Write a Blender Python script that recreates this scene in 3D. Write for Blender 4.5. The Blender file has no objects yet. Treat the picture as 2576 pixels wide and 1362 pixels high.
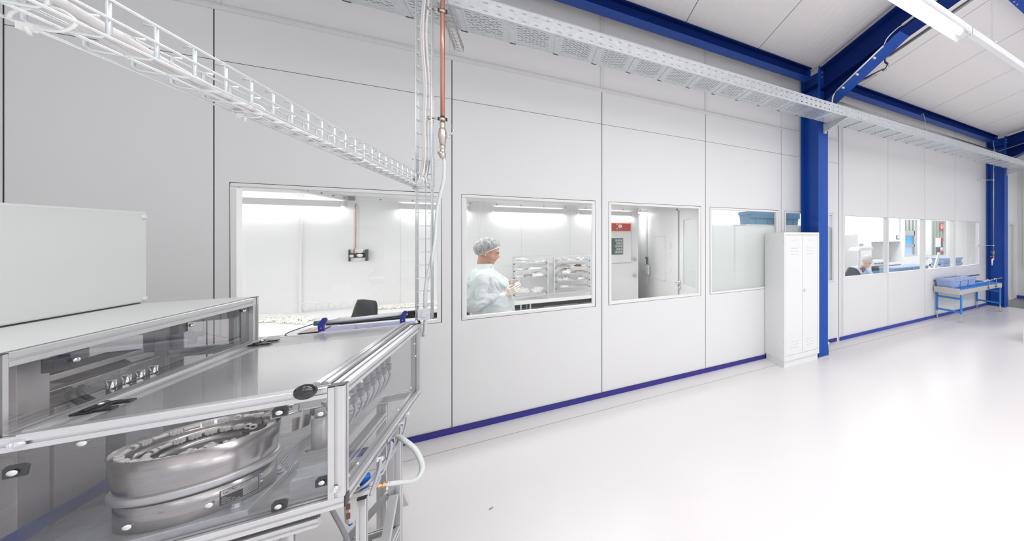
import bpy, bmesh, math, random
from mathutils import Vector, Matrix, Euler
random.seed(7)
PI = math.pi
C = bpy.context.scene.collection
SC = bpy.context.scene

# ------------------------------------------------------------------ camera
FPX = 890.0; AX = 1221.0; NX = math.hypot(FPX, AX); CXP = 3202 - AX; CYP = 594.0
cam_d = bpy.data.cameras.new('camera'); cam = bpy.data.objects.new('camera', cam_d); C.objects.link(cam)
cam_d.sensor_fit = 'HORIZONTAL'; cam_d.sensor_width = 36.0
cam_d.lens = 36.0 * FPX / 2576.0
cam_d.shift_x = -(CXP - 1288.0) / 2576.0
cam_d.shift_y = (CYP - 681.0) / 2576.0
cam_d.clip_start = 0.02; cam_d.clip_end = 200
cam.location = (0, -4.29, 1.755)
yaw = -math.atan2(FPX / NX, AX / NX)            # looks along (F/N, A/N, 0)
cam.rotation_euler = (PI / 2, 0, yaw)
SC.camera = cam

# ------------------------------------------------------------------ world, exposure
w = bpy.data.worlds.new('world'); SC.world = w; w.use_nodes = True
bg = w.node_tree.nodes['Background']; bg.inputs[0].default_value = (0.93, 0.95, 1.0, 1); bg.inputs[1].default_value = 1.9
SC.view_settings.view_transform = 'Standard'; SC.view_settings.look = 'None'
SC.view_settings.gamma = 1.0; SC.view_settings.use_curve_mapping = False
SC.view_settings.exposure = -0.96
SC.cycles.max_bounces = 10; SC.cycles.transparent_max_bounces = 24
SC.cycles.diffuse_bounces = 5; SC.cycles.glossy_bounces = 4
SC.cycles.caustics_reflective = False; SC.cycles.caustics_refractive = False
SC.cycles.sample_clamp_indirect = 4.0
SC.cycles.use_denoising = True

# ------------------------------------------------------------------ materials
MATS = {}
def mat(name, col, rough=0.5, metal=0.0, emit=0.0, noise=0.0, nscale=30, bump=0.0, bscale=200, coat=0.0, spec=0.5, stretch=None):
    if name in MATS: return MATS[name]
    m = bpy.data.materials.new(name); m.use_nodes = True
    nt = m.node_tree; b = nt.nodes['Principled BSDF']
    b.inputs['Base Color'].default_value = (*col, 1); b.inputs['Roughness'].default_value = rough
    b.inputs['Metallic'].default_value = metal
    b.inputs['Specular IOR Level'].default_value = spec
    if coat: b.inputs['Coat Weight'].default_value = coat
    if emit:
        b.inputs['Emission Color'].default_value = (*col, 1); b.inputs['Emission Strength'].default_value = emit
    tc = None
    if noise or bump:
        tc = nt.nodes.new('ShaderNodeTexCoord')
        mp = nt.nodes.new('ShaderNodeMapping'); nt.links.new(tc.outputs['Object'], mp.inputs[0])
        if stretch: mp.inputs['Scale'].default_value = stretch
    if noise:
        n = nt.nodes.new('ShaderNodeTexNoise'); n.inputs['Scale'].default_value = nscale; n.inputs['Detail'].default_value = 4
        nt.links.new(mp.outputs[0], n.inputs['Vector'])
        r = nt.nodes.new('ShaderNodeValToRGB')
        r.color_ramp.elements[0].position = 0.3; r.color_ramp.elements[1].position = 0.7
        r.color_ramp.elements[0].color = (*[max(0, c * (1 - noise)) for c in col], 1)
        r.color_ramp.elements[1].color = (*[min(1, c * (1 + noise)) for c in col], 1)
        nt.links.new(n.outputs[0], r.inputs[0]); nt.links.new(r.outputs[0], b.inputs['Base Color'])
    if bump:
        n2 = nt.nodes.new('ShaderNodeTexNoise'); n2.inputs['Scale'].default_value = bscale
        nt.links.new(mp.outputs[0], n2.inputs['Vector'])
        bp = nt.nodes.new('ShaderNodeBump'); bp.inputs['Strength'].default_value = bump; bp.inputs['Distance'].default_value = 0.002
        nt.links.new(n2.outputs[0], bp.inputs['Height']); nt.links.new(bp.outputs[0], b.inputs['Normal'])
    MATS[name] = m; return m

def clear_mat(name, tint, rough=0.0, refl=1.0, haze=0.0, hazecol=(0.9, 0.9, 0.9)):
    """thin transparent sheet: tinted see-through + fresnel reflection + a little surface haze"""
    m = bpy.data.materials.new(name); m.use_nodes = True; nt = m.node_tree
    for n in list(nt.nodes): nt.nodes.remove(n)
    out = nt.nodes.new('ShaderNodeOutputMaterial')
    tr = nt.nodes.new('ShaderNodeBsdfTransparent'); tr.inputs[0].default_value = (*tint, 1)
    gl = nt.nodes.new('ShaderNodeBsdfGlossy'); gl.inputs['Roughness'].default_value = rough
    gl.inputs[0].default_value = (refl, refl, refl, 1)
    fr = nt.nodes.new('ShaderNodeFresnel')      # same reflectance from either side of the sheet
    ge = nt.nodes.new('ShaderNodeNewGeometry'); im = nt.nodes.new('ShaderNodeMix'); im.data_type = 'FLOAT'
    im.inputs[2].default_value = 1.45; im.inputs[3].default_value = 1 / 1.45
    nt.links.new(ge.outputs['Backfacing'], im.inputs[0]); nt.links.new(im.outputs[0], fr.inputs[0])
    mx = nt.nodes.new('ShaderNodeMixShader')
    nt.links.new(fr.outputs[0], mx.inputs[0]); nt.links.new(gl.outputs[0], mx.inputs[2])
    if haze:
        df = nt.nodes.new('ShaderNodeBsdfDiffuse'); df.inputs[0].default_value = (*hazecol, 1)
        m2 = nt.nodes.new('ShaderNodeMixShader'); m2.inputs[0].default_value = haze
        nt.links.new(tr.outputs[0], m2.inputs[1]); nt.links.new(df.outputs[0], m2.inputs[2])
        nt.links.new(m2.outputs[0], mx.inputs[1])
    else:
        nt.links.new(tr.outputs[0], mx.inputs[1])
    nt.links.new(mx.outputs[0], out.inputs[0])
    MATS[name] = m; return m

M = {}
M['wall'] = mat('painted_panel', (0.80, 0.80, 0.80), 0.42, bump=0.05, bscale=400)
M['wall_up'] = mat('painted_panel_upper', (0.76, 0.76, 0.76), 0.5)
M['seam'] = mat('dark_seal', (0.035, 0.03, 0.05), 0.7)
M['trimgrey'] = mat('pale_trim', (0.74, 0.74, 0.74), 0.45)
M['floor'] = mat('epoxy_floor', (0.79, 0.77, 0.768), 0.28, noise=0.012, nscale=1.2, spec=0.35)
M['joint'] = mat('floor_joint', (0.25, 0.22, 0.22), 0.7)
M['base'] = mat('violet_blue_skirting', (0.028, 0.024, 0.23), 0.35)
M['base2'] = mat('blue_skirting', (0.026, 0.045, 0.32), 0.35)
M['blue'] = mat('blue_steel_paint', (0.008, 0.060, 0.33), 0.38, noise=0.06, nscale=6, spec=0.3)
M['blueshade'] = mat('shaded_blue_paint', (0.005, 0.020, 0.13), 0.6, noise=0.05, nscale=6, spec=0.06)  # darker copy of the frame blue; shade on the beams is coloured in
M['galv'] = mat('galvanised_sheet', (0.66, 0.69, 0.71), 0.38, 0.5, noise=0.09, nscale=35, bump=0.03, bscale=60)
M['zinc'] = mat('zinc_wire', (0.75, 0.79, 0.80), 0.3, 0.6)
M['alu'] = mat('anodised_aluminium', (0.72, 0.72, 0.73), 0.32, 0.75, noise=0.03, nscale=8)
M['alud'] = mat('aluminium_groove', (0.33, 0.34, 0.37), 0.45, 0.6)
M['steel'] = mat('brushed_stainless', (0.52, 0.50, 0.49), 0.24, 0.95, noise=0.08, nscale=14, stretch=(1, 1, 18))
M['plate'] = mat('machine_base_plate', (0.50, 0.50, 0.50), 0.38, 0.35, noise=0.12, nscale=9, stretch=(1, 6, 1))
M['chrome'] = mat('bright_screw', (0.85, 0.85, 0.88), 0.12, 1.0)
M['black'] = mat('black_plastic', (0.012, 0.012, 0.014), 0.35)
M['blackgloss'] = mat('gloss_black_knob', (0.008, 0.008, 0.009), 0.06, coat=0.6)
M['white'] = mat('white_plastic', (0.84, 0.84, 0.83), 0.4)
M['offwhite'] = mat('clean_room_white', (0.86, 0.86, 0.86), 0.45)
M['cab'] = mat('cabinet_paint', (0.66, 0.685, 0.67), 0.5, bump=0.12, bscale=900)
M['locker'] = mat('locker_paint', (0.80, 0.81, 0.81), 0.4)
M['lockline'] = mat('locker_gap', (0.30, 0.30, 0.31), 0.6)
M['ceil'] = mat('roof_panel', (0.90, 0.88, 0.87), 0.5)
M['copper'] = mat('copper_pipe', (0.60, 0.29, 0.21), 0.24, 0.85)
M['brass'] = mat('brass_fitting', (0.55, 0.38, 0.20), 0.3, 0.9)
M['nickel'] = mat('nickel_fitting', (0.62, 0.56, 0.50), 0.28, 0.85)
M['pipe'] = mat('pressed_steel_pipe', (0.52, 0.49, 0.47), 0.25, 0.8)
M['hose'] = mat('braided_clear_hose', (0.68, 0.71, 0.70), 0.28, noise=0.10, nscale=260)
M['hosegrey'] = mat('grey_air_hose', (0.46, 0.46, 0.50), 0.4)
M['cable'] = mat('white_cable', (0.80, 0.78, 0.77), 0.5)
M['darkcable'] = mat('dark_cable', (0.05, 0.05, 0.055), 0.6)
M['violet'] = mat('blue_bracket', (0.03, 0.035, 0.26), 0.35)
M['crate'] = mat('grey_blue_crate', (0.33, 0.43, 0.68), 0.42, noise=0.04, nscale=5)
M['crate2'] = mat('teal_blue_crate', (0.20, 0.36, 0.52), 0.45)
M['conv'] = mat('bright_blue_steel', (0.03, 0.22, 0.62), 0.35)
M['roller'] = mat('blue_roller', (0.03, 0.20, 0.62), 0.22)
M['beige'] = mat('beige_steel', (0.55, 0.53, 0.52), 0.4, 0.2)
M['cupboard'] = mat('taupe_cupboard', (0.33, 0.30, 0.27), 0.5)
M['red'] = mat('red_panel', (0.55, 0.07, 0.035), 0.4)
M['orange'] = mat('orange_mark', (0.75, 0.16, 0.06), 0.5)
M['skin'] = mat('skin', (0.46, 0.25, 0.17), 0.5)
M['skin2'] = mat('fair_skin', (0.72, 0.45, 0.37), 0.5)
M['hair'] = mat('dark_hair', (0.035, 0.024, 0.02), 0.5)
M['gown'] = mat('pale_gown', (0.57, 0.61, 0.62), 0.8, bump=0.3, bscale=60)
M['gown2'] = mat('pale_blue_gown', (0.44, 0.63, 0.82), 0.75, bump=0.3, bscale=14)
M['glove'] = mat('latex_glove', (0.74, 0.65, 0.57), 0.4)
M['trouser'] = mat('white_trousers', (0.7, 0.72, 0.74), 0.7)
M['fitting'] = mat('ivory_fitting', (0.92, 0.90, 0.86), 0.4)
M['chair'] = mat('dark_chair_fabric', (0.022, 0.023, 0.025), 0.7)
M['chair2'] = mat('teal_grey_chair', (0.06, 0.085, 0.095), 0.5)
M['bag'] = mat('clear_bag_of_parts', (0.84, 0.82, 0.81), 0.25, noise=0.35, nscale=60, bump=1.0, bscale=45)
M['bagb'] = mat('bag_of_brown_parts', (0.50, 0.42, 0.36), 0.3, noise=0.5, nscale=70, bump=1.0, bscale=45)
M['bagw'] = mat('bag_of_white_parts', (0.86, 0.86, 0.86), 0.3, bump=0.8, bscale=35)
M['brown'] = mat('brown_parts', (0.16, 0.06, 0.04), 0.5)
M['darkglass'] = mat('dark_porthole_glass', (0.10, 0.125, 0.115), 0.15)
M['charcoal'] = mat('charcoal_plate', (0.035, 0.036, 0.04), 0.45)
M['mat'] = mat('dark_grey_mat', (0.17, 0.18, 0.18), 0.25)
M['glow'] = mat('lamp_tube_glow', (1.0, 1.0, 1.0), 0.4, emit=14.0)
M['glow2'] = mat('clean_room_tube_glow', (1.0, 1.0, 1.0), 0.4, emit=7.0)
M['lampwhite'] = mat('lamp_housing', (0.85, 0.86, 0.88), 0.35)
M['skyblue'] = mat('daylight_blue_cladding', (0.10, 0.42, 0.80), 0.5, emit=0.9)
M['skyblue2'] = mat('daylight_pale_cladding', (0.45, 0.62, 0.9), 0.5, emit=0.9)
M['factory'] = mat('grey_green_cladding', (0.44, 0.48, 0.45), 0.5)
M['slate'] = mat('slate_blue_board', (0.10, 0.13, 0.21), 0.5)
M['green'] = mat('green_paint', (0.02, 0.22, 0.10), 0.5)
M['redp'] = mat('red_plastic', (0.70, 0.05, 0.04), 0.4)
M['filterblue'] = mat('regulator_blue', (0.01, 0.13, 0.55), 0.35)
M['glass'] = clear_mat('window_glass', (0.965, 0.975, 0.97))
M['poly'] = clear_mat('clear_polycarbonate', (0.92, 0.93, 0.94), 0.04, refl=0.55, haze=0.03)
M['smoke'] = clear_mat('smoked_polycarbonate', (0.82, 0.815, 0.83), 0.02, haze=0.03)
M['lidp'] = clear_mat('lid_polycarbonate', (0.93, 0.93, 0.94), 0.16, haze=0.20, hazecol=(0.8, 0.8, 0.8))
M['frost'] = clear_mat('frosted_film', (0.80, 0.82, 0.81), 0.35, haze=0.84, hazecol=(0.76, 0.79, 0.775))
M['bluesheet'] = clear_mat('blue_acrylic', (0.20, 0.36, 0.85), 0.05, haze=0.35, hazecol=(0.12, 0.24, 0.70))
M['lilac'] = clear_mat('lilac_acrylic', (0.45, 0.45, 0.80), 0.05, haze=0.4, hazecol=(0.35, 0.35, 0.65))
M['capmesh'] = clear_mat('bouffant_cap_fabric', (0.80, 0.81, 0.81), 0.6, refl=.5, haze=0.30, hazecol=(0.82, 0.83, 0.83))
nt = MATS['bouffant_cap_fabric'].node_tree
_tc = nt.nodes.new('ShaderNodeTexCoord'); _mp = nt.nodes.new('ShaderNodeMapping'); _mp.inputs['Scale'].default_value = (1, 1, .12); _nz = nt.nodes.new('ShaderNodeTexNoise'); _nz.inputs['Scale'].default_value = 55
_rp = nt.nodes.new('ShaderNodeValToRGB'); _rp.color_ramp.elements[0].position = .42; _rp.color_ramp.elements[0].color = (.26, .26, .26, 1); _rp.color_ramp.elements[1].position = .66; _rp.color_ramp.elements[1].color = (.52, .52, .52, 1)
nt.links.new(_tc.outputs['Object'], _mp.inputs[0]); nt.links.new(_mp.outputs[0], _nz.inputs['Vector']); nt.links.new(_nz.outputs[0], _rp.inputs[0])
for _n in nt.nodes:
    if _n.type == 'MIX_SHADER' and not _n.inputs[0].is_linked: nt.links.new(_rp.outputs[0], _n.inputs[0])
M['capmesh2'] = clear_mat('white_cap_fabric', (0.85, 0.86, 0.86), 0.6, refl=.5, haze=0.68, hazecol=(0.88, 0.89, 0.89))
M['crystal'] = clear_mat('clear_bag', (0.9, 0.9, 0.9), 0.15, haze=0.25)

# ------------------------------------------------------------------ mesh builder
ORG = {}
def root_origin(o):
    return ORG.get(o.name, Vector((0, 0, 0))) if o is not None else Vector((0, 0, 0))
def tagp(o, label=None, cat=None, group=None, kind=None):
    if label: o['label'] = label
    if cat: o['category'] = cat
    if group: o['group'] = group
    if kind: o['kind'] = kind
    return o
def thing(name, label, cat, loc, group=None):
    o = bpy.data.objects.new(name, None); C.objects.link(o); o.location = loc
    o.empty_display_size = 0.05
    ORG[o.name] = Vector(loc); tagp(o, label, cat, group); return o
def frame_of(d):
    d = d.normalized(); up = Vector((0, 0, 1)) if abs(d.z) < 0.9 else Vector((1, 0, 0))
    a = d.cross(up).normalized(); return a, d.cross(a).normalized()
def spline(pts, n=8):
    P = [Vector(p) for p in pts]
    if len(P) < 3: return P
    Q = [2 * P[0] - P[1]] + P + [2 * P[-1] - P[-2]]; out = []
    for i in range(1, len(Q) - 2):
        for k in range(n):
            t = k / n; a, b, c, d = Q[i - 1], Q[i], Q[i + 1], Q[i + 2]
            out.append(0.5 * ((2 * b) + (c - a) * t + (2 * a - 5 * b + 4 * c - d) * t * t + (3 * b - a - 3 * c + d) * t ** 3))
    out.append(P[-1]); return out
class MB:
    def __init__(s): s.v = []; s.f = []; s.sm = []; s.mi = []
    def add(s, V, F, smooth=False, mi=0):
        k = len(s.v); s.v += [tuple(v) for v in V]
        for f in F: s.f.append([i + k for i in f]); s.sm.append(smooth); s.mi.append(mi)
        return s
    def box(s, x0, x1, y0, y1, z0, z1, mi=0, M4=None):
        V = [(x, y, z) for x in (x0, x1) for y in (y0, y1) for z in (z0, z1)]
        if M4 is not None: V = [M4 @ Vector(v) for v in V]
        return s.add(V, [(0, 1, 3, 2), (4, 6, 7, 5), (0, 4, 5, 1), (2, 3, 7, 6), (0, 2, 6, 4), (1, 5, 7, 3)], mi=mi)
    def cyl(s, p0, p1, r0, r1=None, seg=16, caps=True, smooth=True, mi=0):
        r1 = r0 if r1 is None else r1; p0 = Vector(p0); p1 = Vector(p1); a, b = frame_of(p1 - p0)
        V = []
        for p, r in ((p0, r0), (p1, r1)):
            for i in range(seg):
                t = 2 * PI * i / seg; V.append(p + a * math.cos(t) * r + b * math.sin(t) * r)
        s.add(V, [(i, (i + 1) % seg, seg + (i + 1) % seg, seg + i) for i in range(seg)], smooth, mi)
        if caps: s.add(V, [list(range(seg))[::-1], list(range(seg, 2 * seg))], False, mi)
        return s
    def tube(s, pts, r, seg=8, mi=0, caps=True, sm=0):
        P = spline(pts, sm) if sm else [Vector(p) for p in pts]
        rr = r if isinstance(r, (list, tuple)) else [r] * len(P)
        if len(rr) != len(P): rr = [rr[min(len(rr) - 1, int(i * (len(rr) - 1) / (len(P) - 1) + .5))] for i in range(len(P))]
        V = []; a = None
        for i, p in enumerate(P):
            d = (P[min(i + 1, len(P) - 1)] - P[max(i - 1, 0)]).normalized()
            if a is None: a, b = frame_of(d)
            else:
                a = (a - d * a.dot(d)); a = a.normalized() if a.length > 1e-6 else frame_of(d)[0]; b = d.cross(a)
            for k in range(seg):
                t = 2 * PI * k / seg; V.append(p + (a * math.cos(t) + b * math.sin(t)) * rr[i])
        n = len(P)
        F = [(i * seg + k, i * seg + (k + 1) % seg, (i + 1) * seg + (k + 1) % seg, (i + 1) * seg + k) for i in range(n - 1) for k in range(seg)]
        if caps: F += [list(range(seg))[::-1], list(range((n - 1) * seg, n * seg))]
        return s.add(V, F, True, mi)
    def lathe(s, prof, c=(0, 0, 0), seg=32, mi=0, smooth=True, axis='z', sx=1, sy=1):
        V = []
        for r, z in prof:
            for i in range(seg):
                t = 2 * PI * i / seg; u, v_ = r * math.cos(t) * sx, r * math.sin(t) * sy
                V.append({'z': (c[0] + u, c[1] + v_, c[2] + z), 'y': (c[0] + u, c[1] + z, c[2] + v_), 'x': (c[0] + z, c[1] + u, c[2] + v_)}[axis])
        F = [(j * seg + i, j * seg + (i + 1) % seg, (j + 1) * seg + (i + 1) % seg, (j + 1) * seg + i) for j in range(len(prof) - 1) for i in range(seg)]
        return s.add(V, F, smooth, mi)
    def ell(s, c, r, rot=(0, 0, 0), seg=16, rings=10, mi=0):
        R = Euler(rot).to_matrix(); V = []; c = Vector(c)
        for j in range(rings + 1):
            ph = PI * j / rings
            for i in range(seg):
                t = 2 * PI * i / seg
                V.append(c + R @ Vector((r[0] * math.sin(ph) * math.cos(t), r[1] * math.sin(ph) * math.sin(t), r[2] * math.cos(ph))))
        F = [(j * seg + i, (j + 1) * seg + i, (j + 1) * seg + (i + 1) % seg, j * seg + (i + 1) % seg) for j in range(rings) for i in range(seg)]
        return s.add(V, F, True, mi)
    def prism(s, poly, axis, a0, a1, mi=0, smooth=False):
        n = len(poly)
        def q(u, v_, a): return {'x': (a, u, v_), 'y': (u, a, v_), 'z': (u, v_, a)}[axis]
        V = [q(u, v_, a0) for u, v_ in poly] + [q(u, v_, a1) for u, v_ in poly]
        return s.add(V, [(i, (i + 1) % n, n + (i + 1) % n, n + i) for i in range(n)], smooth, mi).add(V, [list(range(n))[::-1], list(range(n, 2 * n))], False, mi)
    def build(s, name, mats, parent=None, bevel=0.0, label=None, cat=None, group=None, kind=None, org=None, fix=True):
        if not isinstance(mats, (list, tuple)): mats = [mats]
        o0 = Vector(org) if org is not None else root_origin(parent)
        me = bpy.data.meshes.new(name)
        me.from_pydata([(v[0] - o0.x, v[1] - o0.y, v[2] - o0.z) for v in s.v], [], s.f)
        for m in mats: me.materials.append(m)
        me.polygons.foreach_set('use_smooth', s.sm); me.polygons.foreach_set('material_index', s.mi)
        if fix:
            bm = bmesh.new(); bm.from_mesh(me)
            bmesh.ops.remove_doubles(bm, verts=bm.verts, dist=1e-5)
            bmesh.ops.recalc_face_normals(bm, faces=bm.faces); bm.to_mesh(me); bm.free()
        me.update()
        o = bpy.data.objects.new(name, me); C.objects.link(o)
        if parent is not None: o.parent = parent; ORG[o.name] = o0
        else: o.location = o0; ORG[o.name] = o0
        if bevel:
            b = o.modifiers.new('bevel', 'BEVEL'); b.width = bevel; b.segments = 2; b.limit_method = 'ANGLE'; b.angle_limit = math.radians(50)
        tagp(o, label, cat, group, kind); return o
def copy_tree(o, parent=None, loc=None, rot=None):
    c = o.copy(); C.objects.link(c); c.parent = parent
    if loc is not None: c.location = loc
    if rot is not None: c.rotation_euler = rot
    for ch in [x for x in bpy.data.objects if x.parent == o]: copy_tree(ch, c)
    return c
def split_loose(o, nm=None):
    """every separate piece of a mesh becomes a part of its own"""
    nm = nm or o.name.split('.')[0]; me = o.data; bm = bmesh.new(); bm.from_mesh(me); bm.verts.ensure_lookup_table()
    seen = set(); isl = []
    for v in bm.verts:
        if v.index in seen: continue
        st = [v]; comp = set()
        while st:
            a = st.pop()
            if a.index in comp: continue
            comp.add(a.index); st += [e.other_vert(a) for e in a.link_edges if e.other_vert(a).index not in comp]
        seen |= comp; isl.append(comp)
    mods = [(m.width, m.segments) for m in o.modifiers if m.type == 'BEVEL']
    for comp in isl:
        b2 = bm.copy(); b2.verts.ensure_lookup_table()
        bmesh.ops.delete(b2, geom=[v for v in b2.verts if v.index not in comp], context='VERTS')
        m2 = bpy.data.meshes.new(nm); b2.to_mesh(m2); b2.free()
        for mt in me.materials: m2.materials.append(mt)
        n = bpy.data.objects.new(nm, m2); C.objects.link(n); n.parent = o.parent; n.location = o.location; ORG[n.name] = ORG.get(o.name, Vector())
        for w_, s_ in mods:
            x = n.modifiers.new('bevel', 'BEVEL'); x.width = w_; x.segments = s_; x.limit_method = 'ANGLE'; x.angle_limit = math.radians(50)
        if 'label' in o: n['label'] = o['label']
    bm.free(); bpy.data.objects.remove(o)
def struct(mb, name, mats, parent=None, **k): return mb.build(name, mats, parent, kind='structure', **k)
def profile_poly(cx, cy, s=0.04, slot=0.009, d=0.007):
    h = s / 2; g = slot / 2; c = 0.0015
    P = [(-h + c, -h), (-g, -h), (-g, -h + d), (g, -h + d), (g, -h), (h - c, -h), (h, -h + c), (h, -g), (h - d, -g), (h - d, g), (h, g), (h, h - c),
         (h - c, h), (g, h), (g, h - d), (-g, h - d), (-g, h), (-h + c, h), (-h, h - c), (-h, g), (-h + d, g), (-h + d, -g), (-h, -g), (-h, -h + c)]
    return [(cx + u, cy + v_) for u, v_ in P]
def prof(mb, axis, cx, cy, a0, a1, s=0.04): return mb.prism(profile_poly(cx, cy, s), axis, a0, a1)
def text_geo(body, size, font=None, ex=0.0):
    cu = bpy.data.curves.new('t', 'FONT'); cu.body = body; cu.size = size; cu.resolution_u = 3
    o = bpy.data.objects.new('t', cu); C.objects.link(o)
    dg = bpy.context.evaluated_depsgraph_get(); me = o.evaluated_get(dg).to_mesh()
    V = [v.co.copy() for v in me.vertices]; F = [list(p.vertices) for p in me.polygons]
    o.evaluated_get(dg).to_mesh_clear(); bpy.data.objects.remove(o); bpy.data.curves.remove(cu)
    return V, F
def blob(name, mb, material, parent, voxel=0.012, smooth=6, label=None, wrinkle=0.0):
    """fuses overlapping volumes into one continuous skin"""
    tmp = mb.build('tmp', material, None, fix=True)
    md = tmp.modifiers.new('r', 'REMESH'); md.mode = 'VOXEL'; md.voxel_size = voxel; md.use_smooth_shade = True
    sm = tmp.modifiers.new('s', 'SMOOTH'); sm.iterations = smooth; sm.factor = 0.5
    dg = bpy.context.evaluated_depsgraph_get()
    me = bpy.data.meshes.new_from_object(tmp.evaluated_get(dg)); me.name = name
    bpy.data.objects.remove(tmp)
    me.materials.clear(); me.materials.append(material)
    if wrinkle:
        from mathutils import noise as nz
        for v in me.vertices:
            p = v.co; q = Vector((p.x * 7 + 3 * nz.noise(p * 5), p.y * 7, p.z * 4.0))
            r = 1 - abs(nz.noise(q)) * 2.2; r2 = 1 - abs(nz.noise(q * 2.3 + Vector((5, 2, 9)))) * 2.2
            v.co = p + v.normal * wrinkle * (r * 1.0 + r2 * .55 - .9)
    o0 = root_origin(parent); me.transform(Matrix.Translation(-o0))
    for p in me.polygons: p.use_smooth = True
    o = bpy.data.objects.new(name, me); C.objects.link(o); o.parent = parent; ORG[o.name] = o0
    if label: o['label'] = label
    return o
def area(name, loc, sx, sy, power, rot=(0, 0, 0), parent=None, col=(1, 1, 1)):
    l = bpy.data.lights.new(name, 'AREA'); l.shape = 'RECTANGLE'; l.size = sx; l.size_y = sy; l.energy = power; l.color = col
    o = bpy.data.objects.new(name, l); C.objects.link(o)
    o0 = root_origin(parent); o.location = Vector(loc) - o0; o.rotation_euler = rot
    if parent is not None: o.parent = parent
    return o
# ================================================================== SETTING
# floor
b = MB(); b.box(-9, 12.6, -13, 4.2, -0.1, 0.0)
struct(b, 'floor', M['floor'])
b = MB(); b.box(-2.48, 9.3, -0.320, -0.3145, 0.0, 0.0006)
struct(b, 'trim_1', M['joint'])
# roof: inclined sandwich panels, rising away from the window wall
SL = 0.16
def zr(y): return 4.225 + SL * (-y - 0.3)
RS = [1.46 + 0.9775 * k for k in range(-8, 12)]
RL = 13.0
b = MB()
for i in range(len(RS) - 1):
    x0, x1 = RS[i] + 0.003, RS[i + 1] - 0.003
    n = 12; wpx = (x1 - x0) / n
    # shallow rolled micro ribs along the slope
    for k in range(n):
        a0 = x0 + k * wpx; a1 = a0 + wpx * 0.93; a2 = a0 + wpx
        for (u0, u1, d0, d1) in ((a0, a1, 0, 0), (a1, (a1 + a2) / 2, 0, 0.0016), ((a1 + a2) / 2, a2, 0.0016, 0)):
            V = [(u0, 0.12, zr(0.12) + d0), (u1, 0.12, zr(0.12) + d1), (u1, -RL, zr(-RL) + d1), (u0, -RL, zr(-RL) + d0)]
            b.add(V, [(0, 1, 2, 3)])
    V = [(x1, 0.12, zr(0.12)), (x1, -RL, zr(-RL)), (x1, -RL, zr(-RL) + 0.05), (x1, 0.12, zr(0.12) + 0.05)]
    b.add(V, [(0, 1, 2, 3)], mi=1)
    V = [(x1, 0.12, zr(0.12)), (x1 + 0.006, 0.12, zr(0.12)), (x1 + 0.006, -RL, zr(-RL)), (x1, -RL, zr(-RL))]
    b.add(V, [(0, 1, 2, 3)], mi=1)
V = [(-7, 0.14, zr(0.14) + 0.08), (13, 0.14, zr(0.14) + 0.08), (13, -RL, zr(-RL) + 0.08), (-7, -RL, zr(-RL) + 0.08)]
b.add(V, [(0, 1, 2, 3)])
struct(b, 'ceiling', [M['ceil'], M['seam']], fix=False)

# window wall, first part: sandwich panels with dark shadow gaps
SX = [-2.44, -1.755, -0.557, 0.634, 1.826, 3.012, 4.185]
T = 0.06; G = 0.003; ZT = 4.17
ZW0, ZW1 = 0.995, 2.132
holes1 = [(-1.693, -0.622), (-0.495, 0.572), (0.698, 1.762), (1.883, 2.955), (3.068, 4.073)]
b = MB()
def panel(b, x0, x1, z0, z1, hole=None, y0=0.0, y1=T):
    if hole is None: b.box(x0, x1, y0, y1, z0, z1); return
    h0, h1 = hole
    b.box(x0, h0, y0, y1, z0, z1); b.box(h1, x1, y0, y1, z0, z1)
    b.box(h0, h1, y0, y1, z0, ZW0); b.box(h0, h1, y0, y1, ZW1, z1)
for i in range(len(SX) - 1):
    x0, x1 = SX[i] + G, SX[i + 1] - G
    panel(b, x0, x1, 0.0, 2.970 - 0.002, holes1[i - 1] if i >= 1 else None)
    panel(b, x0, x1, 2.970 + 0.002, 3.318)
    panel(b, x0, x1, 3.318, ZT, y0=0.012)
b.box(-2.6, -2.44 - G, 0, T, 0, ZT)
for x in SX: b.box(x - G, x + G, 0.004, T - 0.001, 0.0, 3.318, mi=1)
b.box(-2.44, 4.185, 0.003, T - 0.001, 2.968, 2.972, mi=1)
struct(b, 'wall_back', [M['wall'], M['seam']], fix=False)
# horizontal cover strip and the vertical cover strips above it
b = MB(); b.box(-2.6, 4.15, -0.010, 0.012, 3.318, 3.352); b.box(-2.6, 4.15, -0.014, 0.0, 3.345, 3.352)
struct(b, 'trim_2', M['trimgrey'])
for k, x in enumerate(SX[:-1]):
    b = MB(); b.box(x - 0.012, x + 0.026, 0.002, 0.0125, 3.352, ZT); b.box(x + 0.005, x + 0.009, 0.0, 0.0125, 3.352, ZT)
    struct(b, 'trim_%d' % (3 + k), M['trimgrey'])
# corner strip at the extreme left
b = MB(); b.box(-2.475, -2.448, -0.03, 0.0, 0, ZT)
struct(b, 'trim_9', M['trimgrey'])
# second part
SX2 = [4.30, 5.47, 6.675, 7.868, 9.066]
holes2 = [(4.325, 5.452), (5.49, 6.633), (6.69, 7.822), (7.885, 9.0)]
Z20, Z21 = 1.045, 2.113
b = MB(); T2 = 0.085
for i in range(4):
    x0, x1 = SX2[i] + 0.002, SX2[i + 1] - 0.002; h0, h1 = holes2[i]
    b.box(x0, h0, -0.006, T2, 0, ZT); b.box(h1, x1, -0.006, T2, 0, ZT)
    b.box(h0, h1, -0.006, T2, 0, Z20); b.box(h0, h1, -0.006, T2, Z21, ZT)
b.box(9.068, 10.60, -0.006, T2, 0, ZT)
b.box(10.60, 11.0, -0.006, T2, 2.15, ZT); b.box(11.0, 11.25, -0.006, T2, 0, ZT)
for x in SX2: b.box(x - 0.002, x + 0.002, -0.002, T2 - 0.001, 0, ZT, mi=1)
b.box(9.07, 9.6, -0.0065, 0, 2.09, 2.094, mi=1)
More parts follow.
